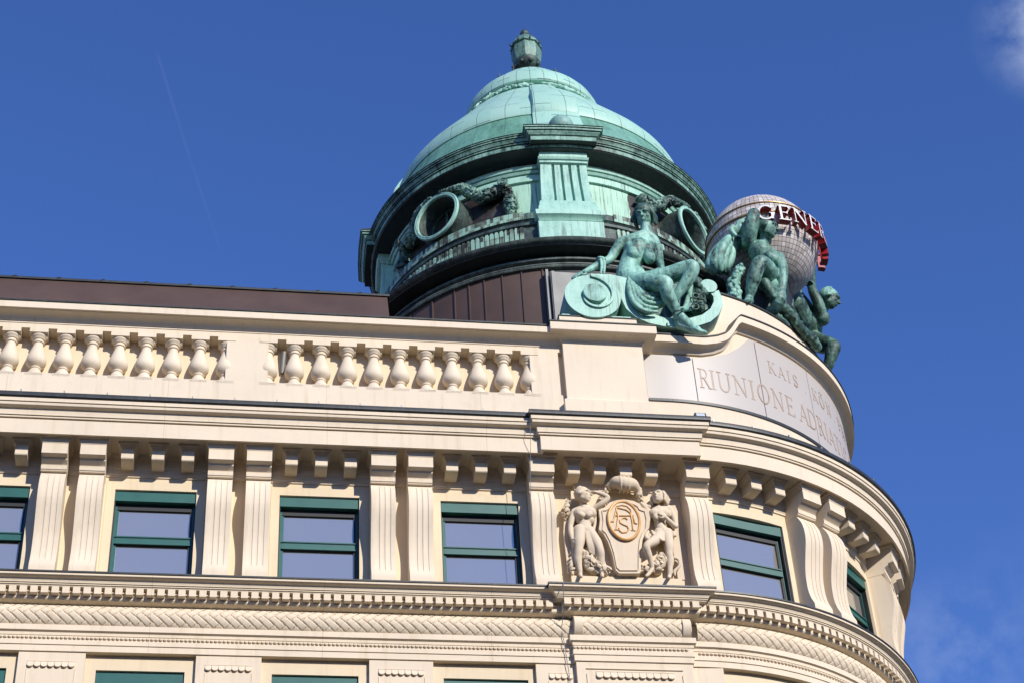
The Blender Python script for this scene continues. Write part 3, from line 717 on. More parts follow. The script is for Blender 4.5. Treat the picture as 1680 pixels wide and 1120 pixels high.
l2 = [('R', 8.35), ('I', 10.95), ('U', 12.7), ('N', 16.7), ('I', 20.9), ('O', 22.9), ('N', 27.1), ('E', 31.3), ('A', 35.6), ('D', 38.8), ('R', 42.8), ('I', 46.0), ('A', 47.6), ('T', 51.1), ('I', 54.6), ('C', 56.4), ('A', 60.4)]
for ch, a in l2:
    m = MB(); letter_on_ring(m, ch, (CX, CY), R0+.012, a, 25.83, .54, .004, wscale=(.80 if ch != 'R' else .66)); m.build('inscription_letter', M_LET, B)
# --- brown metal roofs behind the parapet
m = MB(); m.extrude([(-15, .25, 26.7), (-15, .45, 27.3), (-15, 1.2, 28.98), (-15, 1.26, 29.06), (-15, 1.4, 29.05), (-15, 6, 30.2), (-15, 6, 26.7)], (18.05, 0, 0)); rf = m.build('roof', M_BROWN, B)
m = MB()
m.extrude([(-15, 1.16, 28.98), (-15, 1.16, 29.03), (-15, 1.22, 29.09), (-15, 1.6, 29.12), (-15, 1.6, 29.06), (-15, 1.24, 29.03)], (18.1, 0, 0))
for x in np.arange(-9, 3, .95): m.tube([(x, 1.16, 29.02), (x+.05, 1.18, 29.07), (x+.1, 1.3, 29.10)], .018, 6)
m.build('roof_edge', M_BLACK, rf)
m = MB(); m.lathe([(5.12, 26.5), (5.12, 30.62)], (DX, DY), n=56, a0=-100, a1=-11.8); m.build('roof', M_BROWN, B)
sm = MB()
for a in [-90, -82, -74, -66, -58, -51.4, -43.7, -36.6, -32.3, -27.9, -22.9, -17.7, -12.2]:
    M = Matrix.Translation(polar((DX, DY), 5.12, a, 0)) @ Matrix.Rotation(rad(a), 4, 'Z'); sm.box(-.011, .011, -.035, .01, 26.6, 30.58, M)
sm.build('standing_seam', M_BROWN, B)
m = MB()
m.box(6.79, 6.85, 1.45, 1.75, 26.9, at(890, 444, 1.5).z); m.build('roof_corner_trim', M_ZINC, B)
zt = at(905, 446, 1.35).z; m = MB(); m.box(6.88, 8.5, 1.35, 1.7, 26.9, zt); m.box(6.90, 6.97, 1.32, 1.348, 26.9, zt); m.build('roof_hatch', M_ZINC, B)
# attic deck behind the rounded wall
m = MB(); m.add([polar((CX, CY), R0-.3, a, 28.8) for a in range(10, 125, 5)]+[(CX, CY+2, 28.8)], [tuple(range(24))]); m.build('roof_deck', M_BLACK, B)
m = MB(); m.lathe([(5.10, 26.5), (5.10, 30.62)], (DX, DY), n=70, a0=-11.8, a1=200); m.build('tower_base_wall', M_BLACK, B)
# bird spikes along the roof foot
sp = MB()
for i in range(230):
    x = 4.2+i*.0115+random.uniform(-.003, .003); z0 = 26.9
    sp.tube([(x, -.05, z0), (x+random.uniform(-.05, .05), -.05+random.uniform(-.03, .03), z0+.16+random.uniform(0, .03))], .0022, 3, caps=False)
spk = sp.build('bird_spikes', M_GREY); tag(spk, 'strip of thin metal bird spikes along the parapet top below the brown seamed roof', 'bird spikes')
# ------------------------------------------------------------------ small fittings
m = MB(); pA = at(463, 612, -.02); pB = at(466, 583, -.02)
dp = MB(); dp.tube([pA+Vector((0, -.0, 0)), pB+Vector((0, -.12, .0))], .045, 10); o = dp.build('drain_spout', M_ZINC); tag(o, 'short grey drain spout leaning between two balusters at the right balustrade', 'drain pipe')
def lamp(name, P, rz, label):
    T = thing(name, label, 'floodlight', P); T.rotation_euler = (0, 0, rz)
    a = MB(); a.extrude([(-.12, -.06, .03), (-.12, .08, .0), (-.12, .08, .13), (-.12, -.03, .15)], (.24, 0, 0)); a.build('lamp_housing', M_BLACK, T, loc=(0, 0, 0))
    b = MB(); b.extrude([(-.09, -.062, .045), (-.09, -.04, .13), (.09, -.04, .13), (.09, -.062, .045)], (0, -.004, 0)); b.build('lamp_glass', M_LAMPG, T, loc=(0, 0, 0))
    c = MB(); c.box(-.14, -.125, -.01, .03, -.04, .1); c.box(.125, .14, -.01, .03, -.04, .1); c.build('bracket', M_BLACK, T, loc=(0, 0, 0))
lamp('floodlight', Vector((9.26, -1.0, 24.12)), 0, 'small black floodlight on the right end of the projecting cornice beside the coat of arms')
lamp('floodlight', polar((CX, CY), R0+.85, 64, 24.14), rad(64), 'small dark floodlight far round the curved cornice at its right edge')
wr = MB(); P0 = [at(868, 690, -1.15), at(868, 760, -.98), at(866, 860, -.7), (5.62, -.66, 20.4)]
pts = [(5.69, -1.05, 24.05), (5.70, -1.0, 23.6), (5.70, -.82, 23.24), (5.66, -.70, 22.2), (5.64, -.60, 21.0), (5.66, -.55, 20.33)]
wr.tube(pts, .006, 5)
pts = [at(925, 955, -.66), at(924, 960, -.67), at(925, 985, -.52), at(924, 1010, -.35), at(921, 1030, -.15), at(925, 1050, -.14), at(929, 1075, -.08), at(933, 1100, -.06), at(936, 1125, -.04)]
wr.tube(pts, .008, 5); o = wr.build('lightning_cable', M_GREY); tag(o, 'thin grey lightning conductor cable running down the left edge of the coat of arms bay', 'cable')

# ================================================================== sculpting kit
class Clay(MB):
    def chain(s, pts, rs, sub=5, n=20):
        pts = [Vector(p) for p in pts]; P = []; Rr = []
        for i in range(len(pts)-1):
            p0, p1, p2, p3 = pts[max(i-1, 0)], pts[i], pts[i+1], pts[min(i+2, len(pts)-1)]
            for k in range(sub):
                t = k/sub; P.append(.5*((2*p1)+(p2-p0)*t+(2*p0-5*p1+4*p2-p3)*t*t+(3*p1-p0-3*p2+p3)*t**3)); tt = t*t*(3-2*t); Rr.append(rs[i]*(1-tt)+rs[i+1]*tt)
        P.append(pts[-1]); Rr.append(rs[-1])
        # rounded ends
        d0 = (P[0]-P[1]).normalized(); d1 = (P[-1]-P[-2]).normalized()
        a, b = P[0].copy(), P[-1].copy(); ra, rb = Rr[0], Rr[-1]
        P = [a+d0*ra*math.sin(q) for q in (1.45, 1.0, .5)]+P+[b+d1*rb*math.sin(q) for q in (.5, 1.0, 1.45)]
        Rr = [ra*math.cos(q) for q in (1.45, 1.0, .5)]+Rr+[rb*math.cos(q) for q in (.5, 1.0, 1.45)]
        s.tube(P, Rr, n)
    def sculpt(s, name, mat, parent, voxel=.016, it=3, noise=0):
        me = s.mesh('tmp', mat); o = bpy.data.objects.new('tmp', me); COL.objects.link(o)
        r = o.modifiers.new('r', 'REMESH'); r.mode = 'VOXEL'; r.voxel_size = voxel
        if it: q = o.modifiers.new('s', 'SMOOTH'); q.factor = .5; q.iterations = it
        dg = bpy.context.evaluated_depsgraph_get(); me2 = bpy.data.meshes.new_from_object(o.evaluated_get(dg)); bpy.data.objects.remove(o)
        off = wloc(parent) if parent is not None else Vector((0, 0, 0))
        me2.transform(Matrix.Translation(-off)); me2.materials.clear(); me2.materials.append(mat)
        me2.polygons.foreach_set('use_smooth', [True]*len(me2.polygons)); me2.update()
        k = bpy.data.objects.new(name, me2); COL.objects.link(k)
        if parent is not None: k.parent = parent
        return k
def basis(fwd, up):
    f = Vector(fwd).normalized(); u = Vector(up); u = (u-f*u.dot(f)).normalized(); r = f.cross(u)
    return Matrix((r, f, u)).transposed()      # local x right, y forward, z up
def head(cl, P, H, fwd, up=(0, 0, 1)):
    """H = head height; P = centre of the head"""
    M = basis(fwd, up); P = Vector(P)
    def L(x, y, z): return P+M @ Vector((x*H, y*H, z*H))
    def b(x, y, z, r, s_=(1, 1, 1), n=12, m=9): cl.ball(L(x, y, z), r*H, s_, M, n, m)
    b(0, -.05, .10, .40, (.86, 1.04, .96), 16, 12)      # skull
    b(0, .12, -.12, .30, (.92, .86, 1.15), 16, 12)      # face
    b(0, .20, -.34, .13, (1.15, .95, .9))               # chin
    for s_ in (-1, 1):
        b(.2*s_, .02, -.22, .13, (.7, 1.2, 1.1))        # jaw
        b(.17*s_, .27, -.10, .085, (1.1, .8, .8))       # cheek
        b(.135*s_, .325, .045, .052, (1.25, .8, .75))   # eye
        cl.chain([L(.04*s_, .40, .10), L(.14*s_, .395, .13), L(.25*s_, .31, .10)], [.028*H, .034*H, .024*H], 3, 8)  # brow
        b(.335*s_, -.03, -.03, .075, (.45, .9, 1.35))   # ear
    cl.chain([L(0, .37, .08), L(0, .43, -.03), L(0, .475, -.10)], [.035*H, .042*H, .058*H], 3, 8)  # nose
    for s_ in (-1, 1): b(.05*s_, .41, -.105, .036)
    cl.chain([L(-.085, .335, -.205), L(0, .385, -.19), L(.085, .335, -.205)], [.018*H, .028*H, .018*H], 3, 8)
    cl.chain([L(-.07, .33, -.25), L(0, .375, -.25), L(.07, .33, -.25)], [.018*H, .03*H, .018*H], 3, 8)
    return M, L
def hair(cl, L, M, H, seed, length=0.0, back=0.0, vol=1.0, crown=False, mat=None, parent=None, voxel=.013):
    rnd = random.Random(seed); own = Clay() if mat is not None else cl
    own.ball(L(0, -.10, .16), .42*H*vol, (.86, 1.0, .90), M, 16, 12)
    for i in range(64):
        th = .35+math.pi*.45*((i*.618) % 1); ph = 2*math.pi*((i*.381966+rnd.uniform(0, .02)) % 1)
        x, y, z = math.sin(th)*math.cos(ph), math.sin(th)*math.sin(ph), math.cos(th)
        if y > .35 and z < .50: continue
        r = .40*vol; p = (x*r*.95, y*r-.07, z*r+.15)
        q = (p[0]*1.15+rnd.uniform(-.03, .03), p[1]*1.06-.03, p[2]-.13); e_ = (q[0]*1.02+rnd.uniform(-.05, .05), q[1]-.02, q[2]-.08)
        own.chain([L(*p), L(*q), L(*e_)], [.05*H, .075*H, .045*H], 2, 7)
    if back:
        own.ball(L(0, -.36, -.02), .24*H*back, (1.2, .9, 1.1), M, 12, 9)
    if length:
        for s_ in (-1, 1):
            for k in range(6): own.chain([L(.30*s_, .14-.09*k, .22), L(.40*s_, .08-.09*k, -.02), L(.37*s_, .06-.08*k, -.1-.3*length)], [.07*H, .085*H, .06*H], 3, 8)
    if mat is not None: own.sculpt('hair', mat, parent, voxel, 1)
def hand(cl, P, d, nrm, S, curl=.5, side=1):
    """P wrist, d pointing direction, nrm back-of-hand normal, S hand length"""
    d = Vector(d).normalized(); n = Vector(nrm); n = (n-d*n.dot(d)).normalized(); w_ = d.cross(n)*side; P = Vector(P)
    M = Matrix((w_, d, n)).transposed()
    cl.ball(P+d*S*.27, S*.27, (.78, 1.05, .38), M, 12, 8)
    for i, (o_, ln) in enumerate(((-.62, .40), (-.2, .46), (.2, .43), (.58, .34))):
        a = P+d*S*.48+w_*S*.27*o_; c1 = a+(d*(1-.35*curl)-n*.55*curl)*S*ln*.5; c2 = c1+(d*(1-1.0*curl)-n*1.1*curl)*S*ln*.5
        cl.chain([a, c1, c2], [S*.072, S*.062, S*.048], 3, 8)
    a = P+d*S*.12-w_*S*.18; cl.chain([a, a-w_*S*.2+d*S*.18-n*S*.08, a-w_*S*.17+d*S*.38-n*S*.16*curl], [S*.09, S*.075, S*.055], 3, 8)
def foot(cl, A, heel, toe, S, up=(0, 0, 1)):
    A, heel, toe = Vector(A), Vector(heel), Vector(toe); d = (toe-heel).normalized(); w_ = d.cross(Vector(up)).normalized()
    cl.chain([A, heel], [S*.17, S*.15]); cl.chain([A+d*S*.05, heel.lerp(toe, .45)+Vector(up)*S*.09, heel.lerp(toe, .76)], [S*.17, S*.15, S*.11]); cl.chain([heel, heel.lerp(toe, .5), heel.lerp(toe, .76)], [S*.15, S*.145, S*.15])
    b = heel.lerp(toe, .76)
    for i, o_ in enumerate((-.17, -.08, 0, .08, .155)):
        e_ = b+w_*S*o_*1.0+d*S*(.24-.035*i); cl.chain([b+w_*S*o_*.85, e_-d*S*.04+Vector(up)*S*.015, e_], [S*.075, S*.068, S*.06], 3, 8)
def lumps(cl, pts, r, n, seed, rs=(.35, .6), squash=False):
    rnd = random.Random(seed); pts = [Vector(p) for p in pts]
    seg = [(pts[i+1]-pts[i]).length for i in range(len(pts)-1)]; tot = sum(seg)
    for i in range(n):
        d = rnd.uniform(0, tot); k = 0
        while d > seg[k] and k < len(seg)-1: d -= seg[k]; k += 1
        t = min(1, d/seg[k]); p = pts[k].lerp(pts[k+1], t); rr = r[k]*(1-t)+r[k+1]*t if isinstance(r, (list, tuple)) else r
        v = Vector((rnd.gauss(0, 1), rnd.gauss(0, 1), rnd.gauss(0, 1))).normalized()
        q = rr*rnd.uniform(*rs)
        if squash:
            M = basis(Vector((rnd.gauss(0, 1), rnd.gauss(0, 1), rnd.gauss(0, 1))), v); cl.ball(p+v*rr*.75, q, (1.3, .75, .45), M, 8, 5)
        else: cl.ball(p+v*rr*.72, q, (1, 1, 1), None, 8, 6)

M_STAT2 = copper_mat('kneeling_bronze', (.28, .51, .41), (.11, .24, .19), (.010, .016, .013), .42, .60)
M_HAIR = copper_mat('hair_bronze', (.17, .33, .26), (.055, .12, .09), (.012, .018, .015), .38, .62)
# ================================================================== woman on the scroll
def W(x, y, d): return at(900+x/4.48, 310+y/4.48, d)
ST = thing('bronze_statue', 'green bronze seated bare-chested woman with crossed legs on a scroll beside the inscription', 'statue', at(1040, 500, -.1))
c = Clay()
c.chain([W(590, 690, -.22), W(588, 625, -.2), W(592, 575, -.2), W(625, 500, -.22), W(655, 440, -.22), W(700, 395, -.2)], [.31, .28, .245, .26, .27, .15])
c.chain([W(650, 700, -.25), W(640, 640, -.22)], [.28, .24])
c.chain([W(532, 400, -.16), W(590, 385, -.2), W(700, 385, -.2), W(790, 425, -.2)], [.13, .14, .14, .13])
c.chain([W(610, 440, -.26), W(725, 455, -.28)], [.19, .19])
c.chain([W(610, 440, -.34), W(622, 485, -.41)], [.12, .145], 4, 14); c.chain([W(728, 455, -.34), W(742, 510, -.40)], [.12, .145], 4, 14)
c.chain([W(560, 385, -.18), W(640, 362, -.2), W(712, 345, -.2), W(765, 375, -.2), W(790, 410, -.2)], [.11, .13, .14, .13, .11])
c.chain([W(706, 390, -.2), W(712, 330, -.22), W(712, 270, -.24)], [.14, .115, .12])
Hh = .58; hm, HL = head(c, W(700, 200, -.28), Hh, (-.50, -1, -.50), (.02, -.1, 1))
hair(c, HL, hm, Hh, 3, length=.75, back=1.1, vol=1.10, mat=M_HAIR, parent=ST)
c.chain([W(528, 405, -.16), W(490, 460, -.12), W(448, 520, -.1), W(395, 545, -.14), W(320, 585, -.2), W(255, 618, -.25)], [.135, .115, .10, .10, .08, .06])
hand(c, W(262, 615, -.25), W(185, 645, -.32)-W(262, 615, -.25), (0, -.5, 1), .46, .25, 1)
c.chain([W(798, 432, -.2), W(808, 490, -.22), W(818, 540, -.26), W(835, 590, -.5)], [.13, .105, .09, .065])
hand(c, W(832, 585, -.46), W(830, 640, -.72)-W(832, 585, -.46), (.1, -.6, 1), .40, .8, -1)
# left leg (nearer), thigh forward, shin down, foot over the edge
c.chain([W(610, 690, -.3), W(700, 695, -.5), W(790, 695, -.72), W(855, 695, -.80), W(866, 740, -.78), W(886, 800, -.68), W(920, 860, -.58), W(950, 925, -.52)], [.25, .235, .20, .175, .155, .16, .125, .08])
foot(c, W(952, 930, -.52), W(962, 1002, -.42), W(1132, 1050, -.60), .66, up=(.1, -.6, .75))
c.chain([W(690, 690, -.2), W(800, 665, -.4), W(930, 620, -.6), W(1040, 572, -.78), W(1055, 600, -.78), W(1010, 690, -.66), W(960, 760, -.56), W(925, 815, -.5)], [.24, .23, .20, .165, .16, .145, .115, .08])
foot(c, W(1035, 800, -.30), W(1045, 880, -.30), W(955, 890, -.48), .42)
c.chain([W(1055, 660, -.3), W(1040, 740, -.28), W(1035, 820, -.3)], [.05, .07, .055])
c.sculpt('body', M_STAT, ST, .0135, 4)
c = Clay()
for k, (dx, dy, rr) in enumerate(((0, 0, .055), (22, -28, .05), (46, -58, .05), (70, -86, .045), (92, -112, .04))):
    c.chain([W(588+dx*.5, 655, -.50), W(590+dx, 740+dy*.2, -.56), W(625+dx, 835+dy*.6, -.60), W(700+dx*.8, 893+dy, -.60), W(800, 905+dy*1.1, -.55)], [.04, rr, rr*1.1, rr, rr*.6])
c.chain([W(620, 700, -.36), W(660, 790, -.42), W(740, 850, -.42), W(830, 850, -.45)], [.12, .15, .14, .08])
c.chain([W(590, 640, -.42), W(580, 655, -.45)], [.045, .05])
c.sculpt('drapery', M_STAT, ST, .015, 2)
c = Clay(); c.chain([W(352, 520, -.14), W(372, 505, -.3), W(405, 510, -.3), W(420, 530, -.14)], [.03]*4)
c.chain([W(380, 510, -.3), W(388, 560, -.3), W(384, 622, -.3)], [.03, .03, .024]); c.chain([W(402, 512, -.3), W(412, 560, -.3), W(408, 622, -.3)], [.026, .03, .024])
c.sculpt('wrist_cloth', M_STAT, ST, .012, 2)
c = Clay(); c.chain([W(915, 918, -.6), W(935, 900, -.70), W(970, 895, -.70), W(990, 905, -.6)], [.018]*4); c.build('ankle_strap', M_STATD, ST)
# scroll seat
SB = thing('scroll_seat', 'large green bronze scroll with coiled ends under the seated woman', 'scroll', at(1030, 510, -.2))
m = MB(); F = -.56
cc0 = W(325, 788, F); R_ = .62
disc = [cc0+Vector((R_*math.cos(t), 0, R_*math.sin(t)*.98)) for t in np.linspace(0, 2*math.pi, 49)[:-1]]
m.extrude(disc, (0, 1.2, 0)); 
def spiral(mb, c0, R1, turns, y0, y1, wd):
    pts = []
    n = 60
    for i in range(n+1):
        t = i/n; r = R1*(1-t*.86); a = math.pi*.5-t*turns*2*math.pi; pts.append((r, a))
    for i in range(n):
        (r, a), (r2, a2) = pts[i], pts[i+1]; k = wd*(1-.75*i/n); k2 = wd*(1-.75*(i+1)/n)
        P = [c0+Vector((r*math.cos(a), y0-F, r*math.sin(a))), c0+Vector((r2*math.cos(a2), y0-F, r2*math.sin(a2))), c0+Vector(((r2-k2)*math.cos(a2), y0-F, (r2-k2)*math.sin(a2))), c0+Vector(((r-k)*math.cos(a), y0-F, (r-k)*math.sin(a)))]
        mb.extrude(P, (0, y1-y0, 0))
spiral(m, cc0, .622, .95, F-.05, F-.001, .085)
ey = MB(); ce = cc0+Vector((.04, 0, .03)); ey.lathe([(.001, F-.10), (.25, F-.10), (.26, F-.09), (.26, F)], n=36)
m2 = MB(); m2.add([(ce.x+v[0], v[2], ce.z+v[1]) for v in ey.v], ey.f); m2.build('scroll_eye', M_STAT, SB)
m.build('left_volute', M_CU, SB)
outer = [(330, 625), (450, 628), (575, 655), (640, 690), (640, 760), (600, 780), (640, 850), (720, 905), (830, 940), (940, 955), (1040, 950), (1130, 925), (1190, 880), (1215, 830), (1212, 790), (1190, 765), (1250, 745), (1275, 800), (1280, 860), (1250, 925), (1190, 975), (1100, 1005), (980, 1025), (860, 1010), (740, 985), (640, 940), (570, 880), (530, 800), (500, 740), (330, 730)]
m = MB(); m.extrude([W(x, y, F+.02+.0004*max(0, x-500)) for x, y in outer], (0, .8, 0)); m.build('scroll_band', M_CU, SB, sharp=40)
q = MB(); c1 = W(1178, 712, -.30); q.extrude([c1+Vector((.19*math.cos(t), 0, .19*math.sin(t))) for t in np.linspace(0, 2*math.pi, 29)[:-1]], (0, .6, 0)); q.build('right_volute', M_CU, SB)
q = MB(); q.extrude([W(x, y, -.05) for x, y in ((600, 700), (1210, 700), (1200, 870), (1000, 960), (700, 930))], (0, .5, 0)); q.build('scroll_back', M_STATD, SB)
q = MB(); q.box(6.68, 8.2, -.44, .3, 27.206, 27.30); q.build('scroll_base', M_CU, SB)
c = Clay(); lumps(c, [W(1080, 690, -.24), W(1100, 780, -.26), W(1090, 880, -.26)], [.16, .2, .16], 46, 5, (.3, .5))
c.chain([W(1080, 690, -.15), W(1095, 880, -.15)], [.15, .17])
for (x, y, r) in ((1080, 790, .07), (1125, 800, .075), (1075, 870, .085)):
    P = W(x, y, -.44)
    c.tube([P+Vector((r*math.cos(t), -.02, r*math.sin(t))) for t in np.linspace(0, 6.28, 13)], .022, 6)
c.sculpt('flower_cluster', M_STATD, SB, .012, 1)

# ================================================================== globe bearers
def T(x, y, d): return at(1140+x/3.613, 310+y/3.613, d)
GS = thing('bronze_statue', 'dark green bronze youth with raised arm and cloak left of the globe', 'statue', T(330, 660, 1.2))
c = Clay()
c.chain([T(440, 540, 1.45), T(415, 480, 1.35), T(400, 420, 1.25), T(385, 370, 1.15), T(400, 330, 1.1)], [.32, .28, .28, .29, .17])
c.chain([T(310, 330, 1.15), T(395, 350, 1.1), T(490, 415, 1.05)], [.14, .16, .14])
c.chain([T(440, 400, .95), T(470, 420, .95)], [.14, .13])
c.chain([T(405, 335, 1.1), T(415, 290, 1.0), T(425, 260, .95)], [.15, .14, .14])
Hh = .60; hm, HL = head(c, T(425, 238, .88), Hh, (1, -.42, -.12), (-.1, -.1, 1)); hair(c, HL, hm, Hh, 9, vol=1.02, back=.5, mat=M_HAIR, parent=GS)
c.chain([T(318, 312, 1.05), T(330, 230, .82), T(350, 150, .68)], [.18, .19, .15])
c.chain([T(350, 150, .68), T(372, 165, .95), T(395, 215, 1.2)], [.115, .09, .06])
hand(c, T(392, 212, 1.2), (.4, .3, -.9), (0, 1, 0), .34, .6)
c.chain([T(495, 412, 1.05), T(520, 475, 1.0), T(520, 560, .98), T(508, 620, 1.0), T(500, 655, 1.05)], [.16, .13, .11, .095, .07])
hand(c, T(500, 652, 1.05), (-.15, -.2, -1), (.3, -1, 0), .34, .4)
c.chain([T(450, 540, 1.3), T(430, 490, .95), T(400, 442, .62), T(375, 455, .58), T(350, 530, .66), T(335, 590, .76), T(322, 648, .86)], [.27, .24, .19, .18, .17, .135, .09])
foot(c, T(322, 650, .86), T(330, 668, .95), T(300, 672, .62), .55)
c.chain([T(440, 540, 1.4), T(500, 640, 1.0), T(470, 720, 1.2)], [.22, .17, .13])
c.sculpt('body', M_STAT2, GS, .015, 3)
c = Clay()
c.chain([T(300, 250, .95), T(265, 235, .98), T(235, 255, 1.0)], [.1, .13, .1]); c.chain([T(225, 225, .9), T(215, 250, .9), T(240, 275, .9)], [.06, .07, .05])
c.chain([T(300, 200, 1.1), T(270, 205, 1.05), T(255, 230, 1.0)], [.1, .1, .08])
for dx, dy, d, r in ((0, 0, 1.0, .1), (-25, 20, 1.05, .11), (-52, 45, 1.15, .11), (28, 25, 1.1, .09), (50, 60, 1.3, .1), (5, 50, 1.2, .11)):
    c.chain([T(205+dx*.4, 285+dy*.4, d), T(165+dx, 345+dy, d-.05), T(140+dx, 420+dy*.8, d+.02), T(150+dx*.8, 480+dy*.3, d+.15)], [r*.8, r*1.05, r*1.1, r*.8])
c.chain([T(300, 330, 1.35), T(230, 330, 1.35), T(190, 420, 1.35)], [.14, .18, .16])
c.sculpt('cloak', M_STAT, GS, .016, 2)
CG = Clay(); CG.chain([T(268, 470, 1.0), T(232, 560, .95), T(240, 655, .9)], [.1, .13, .15])
lumps(CG, [T(268, 465, .98), T(228, 560, .92), T(240, 655, .86)], [.13, .17, .19], 90, 11, (.28, .42)); k = CG.sculpt('fruit_garland', M_STAT, None, .015, 1)
tag(k, 'upright green bronze bundle of fruit between scroll and kneeling youth', 'garland', 'garlands around the globe')
CG = Clay(); gp = [atcyl(1140+x/3.613, 310+y/3.613, R0+.0, (CX, CY)) for x, y in ((415, 560), (450, 620), (500, 680), (560, 745), (620, 825), (680, 880), (722, 935))]
CG.chain(gp, [.13]*7); lumps(CG, gp, [.1, .15, .16, .16, .15, .17, .13], 150, 12, (.3, .48)); 
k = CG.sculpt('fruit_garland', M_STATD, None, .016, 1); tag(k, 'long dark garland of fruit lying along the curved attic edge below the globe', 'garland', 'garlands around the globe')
m = Clay(); m.chain([T(445, 720, 1.6), T(500, 760, 1.7), T(535, 800, 1.9)], [.1, .2, .12]); k = m.sculpt('shell_ornament', M_STAT, None, .02, 3); tag(k, 'smooth light green bronze boss on the attic edge beneath the long garland', 'ornament')
GT = thing('bronze_statue', 'dark bronze bearded man leaning outward at the far right with hand raised to the globe', 'statue', T(720, 880, 3.9))
c = Clay()
c.chain([T(700, 900, 4.15), T(690, 850, 4.0), T(700, 800, 3.85), T(730, 765, 3.75)], [.3, .27, .27, .22])
c.chain([T(660, 720, 3.9), T(720, 735, 3.8), T(755, 770, 3.65)], [.17, .2, .2])
c.chain([T(745, 730, 3.7), T(770, 700, 3.65), T(785, 680, 3.6)], [.15, .12, .12])
Hh = .60; hm, HL = head(c, T(798, 655, 3.55), Hh, (1, -.25, -.45), (.35, -.1, 1)); hair(c, HL, hm, Hh, 21, vol=1.02, back=.4, mat=M_STAT, parent=GT)
c.chain([T(745, 750, 3.6), T(735, 690, 3.45), T(700, 610, 3.4), T(692, 560, 3.5), T(697, 500, 3.6), T(703, 475, 3.65)], [.17, .145, .12, .11, .09, .07])
hand(c, T(702, 480, 3.65), (.12, .1, 1), (0, -1, .1), .4, .15)
c.chain([T(640, 720, 3.75), T(585, 640, 3.6), T(570, 600, 3.5), T(610, 560, 3.4), T(645, 553, 3.35)], [.18, .14, .11, .09, .065])
hand(c, T(640, 554, 3.35), (1, -.2, -.05), (0, -.3, 1), .36, .7)
c.chain([T(700, 900, 4.0), T(760, 920, 3.75), T(818, 932, 3.5), T(812, 970, 3.5), T(795, 1030, 3.6), T(775, 1085, 3.7)], [.26, .24, .19, .17, .14, .1])
foot(c, T(775, 1080, 3.7), T(765, 1105, 3.75), T(790, 1125, 3.4), .45)
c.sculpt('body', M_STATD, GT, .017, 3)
c = Clay()
for dx, r in ((0, .05), (18, .06), (34, .05), (-16, .05)): c.chain([T(545+dx, 560, 3.3), T(550+dx, 610, 3.2), T(590+dx*.5, 655, 3.2), T(625, 600-dx*.3, 3.25), T(625, 560, 3.3)], [r*.7, r, r, r, r*.6])
c.chain([T(620, 640, 3.7), T(660, 720, 3.8), T(650, 800, 3.9)], [.14, .2, .2])
c.chain([T(548, 600, 2.9), T(575, 690, 3.1), T(620, 770, 3.4)], [.26, .36, .34])
c.chain([T(530, 610, 2.6), T(535, 690, 2.5), T(575, 760, 2.9)], [.06, .08, .06]); c.chain([T(575, 620, 2.7), T(570, 700, 2.6), T(610, 770, 3.0)], [.06, .08, .06])
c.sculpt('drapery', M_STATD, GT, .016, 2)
# rock-like bronze support of the globe
GC = at(1250, 411, 2.2)
c = Clay(); c.chain([(GC.x-.5, GC.y+.5, 28.9), (GC.x-.2, GC.y+.3, 29.8), (GC.x, GC.y, GC.z-1.2)], [1.0, .75, .5]); lumps(c, [(GC.x-.9, GC.y-.1, 29.1), (GC.x+.3, GC.y+.9, 29.3), (GC.x, GC.y, GC.z-1.5)], [.7, .6, .5], 40, 31, (.3, .6))
c.chain([(GC.x-1.1, GC.y+.2, 29.0), (GC.x-.9, GC.y+.3, 30.2), (GC.x-.6, GC.y+.5, 31.2)], [.5, .35, .25])
k = c.sculpt('globe_pedestal', M_BLACK, None, .04, 2); tag(k, 'blackened bronze rock pedestal carrying the mosaic globe behind the statues', 'pedestal')
# globe
GG = thing('mosaic_globe', 'large globe of small mirror tiles with a ring of red and white letters', 'globe', GC)
m = MB(); m.ball((0, 0, 0), 1.37, n=96, m=60); m.build('sphere', M_MOS, GG, loc=(0, 0, 0), sharp=60)
m = MB()
for k in range(1):
    m.tube([(1.385*math.cos(t), 1.385*math.sin(t), -.0) for t in np.linspace(0, 2*math.pi, 97)], .03, 6, caps=False)
for dz in (.36,): m.tube([(math.sqrt(1.39**2-dz*dz)*math.cos(t), math.sqrt(1.39**2-dz*dz)*math.sin(t), dz) for t in np.linspace(0, 2*math.pi, 97)], .018, 6, caps=False)
m.build('letter_rail', M_BRASS, GG, loc=(0, 0, 0))
aG = -19.0; wid = [GL[ch][0] for ch in 'GENERALI']
for i, ch in enumerate('GENERALI'):
    side = MB(); face = MB(); letter_on_ring(side, ch, (0, 0), 1.40, aG, -.44, .47, .17, 0, wscale=1.0, face=face)
    so = side.build('sign_letter', M_RED, GG, loc=(0, 0, 0)); face.build('letter_face', M_WHITE, so, loc=(0, 0, 0)); so['label'] = 'red sided white faced letter '+ch
    aG += math.degrees((wid[i]+.0)*.47*1.0/1.40)+1.3

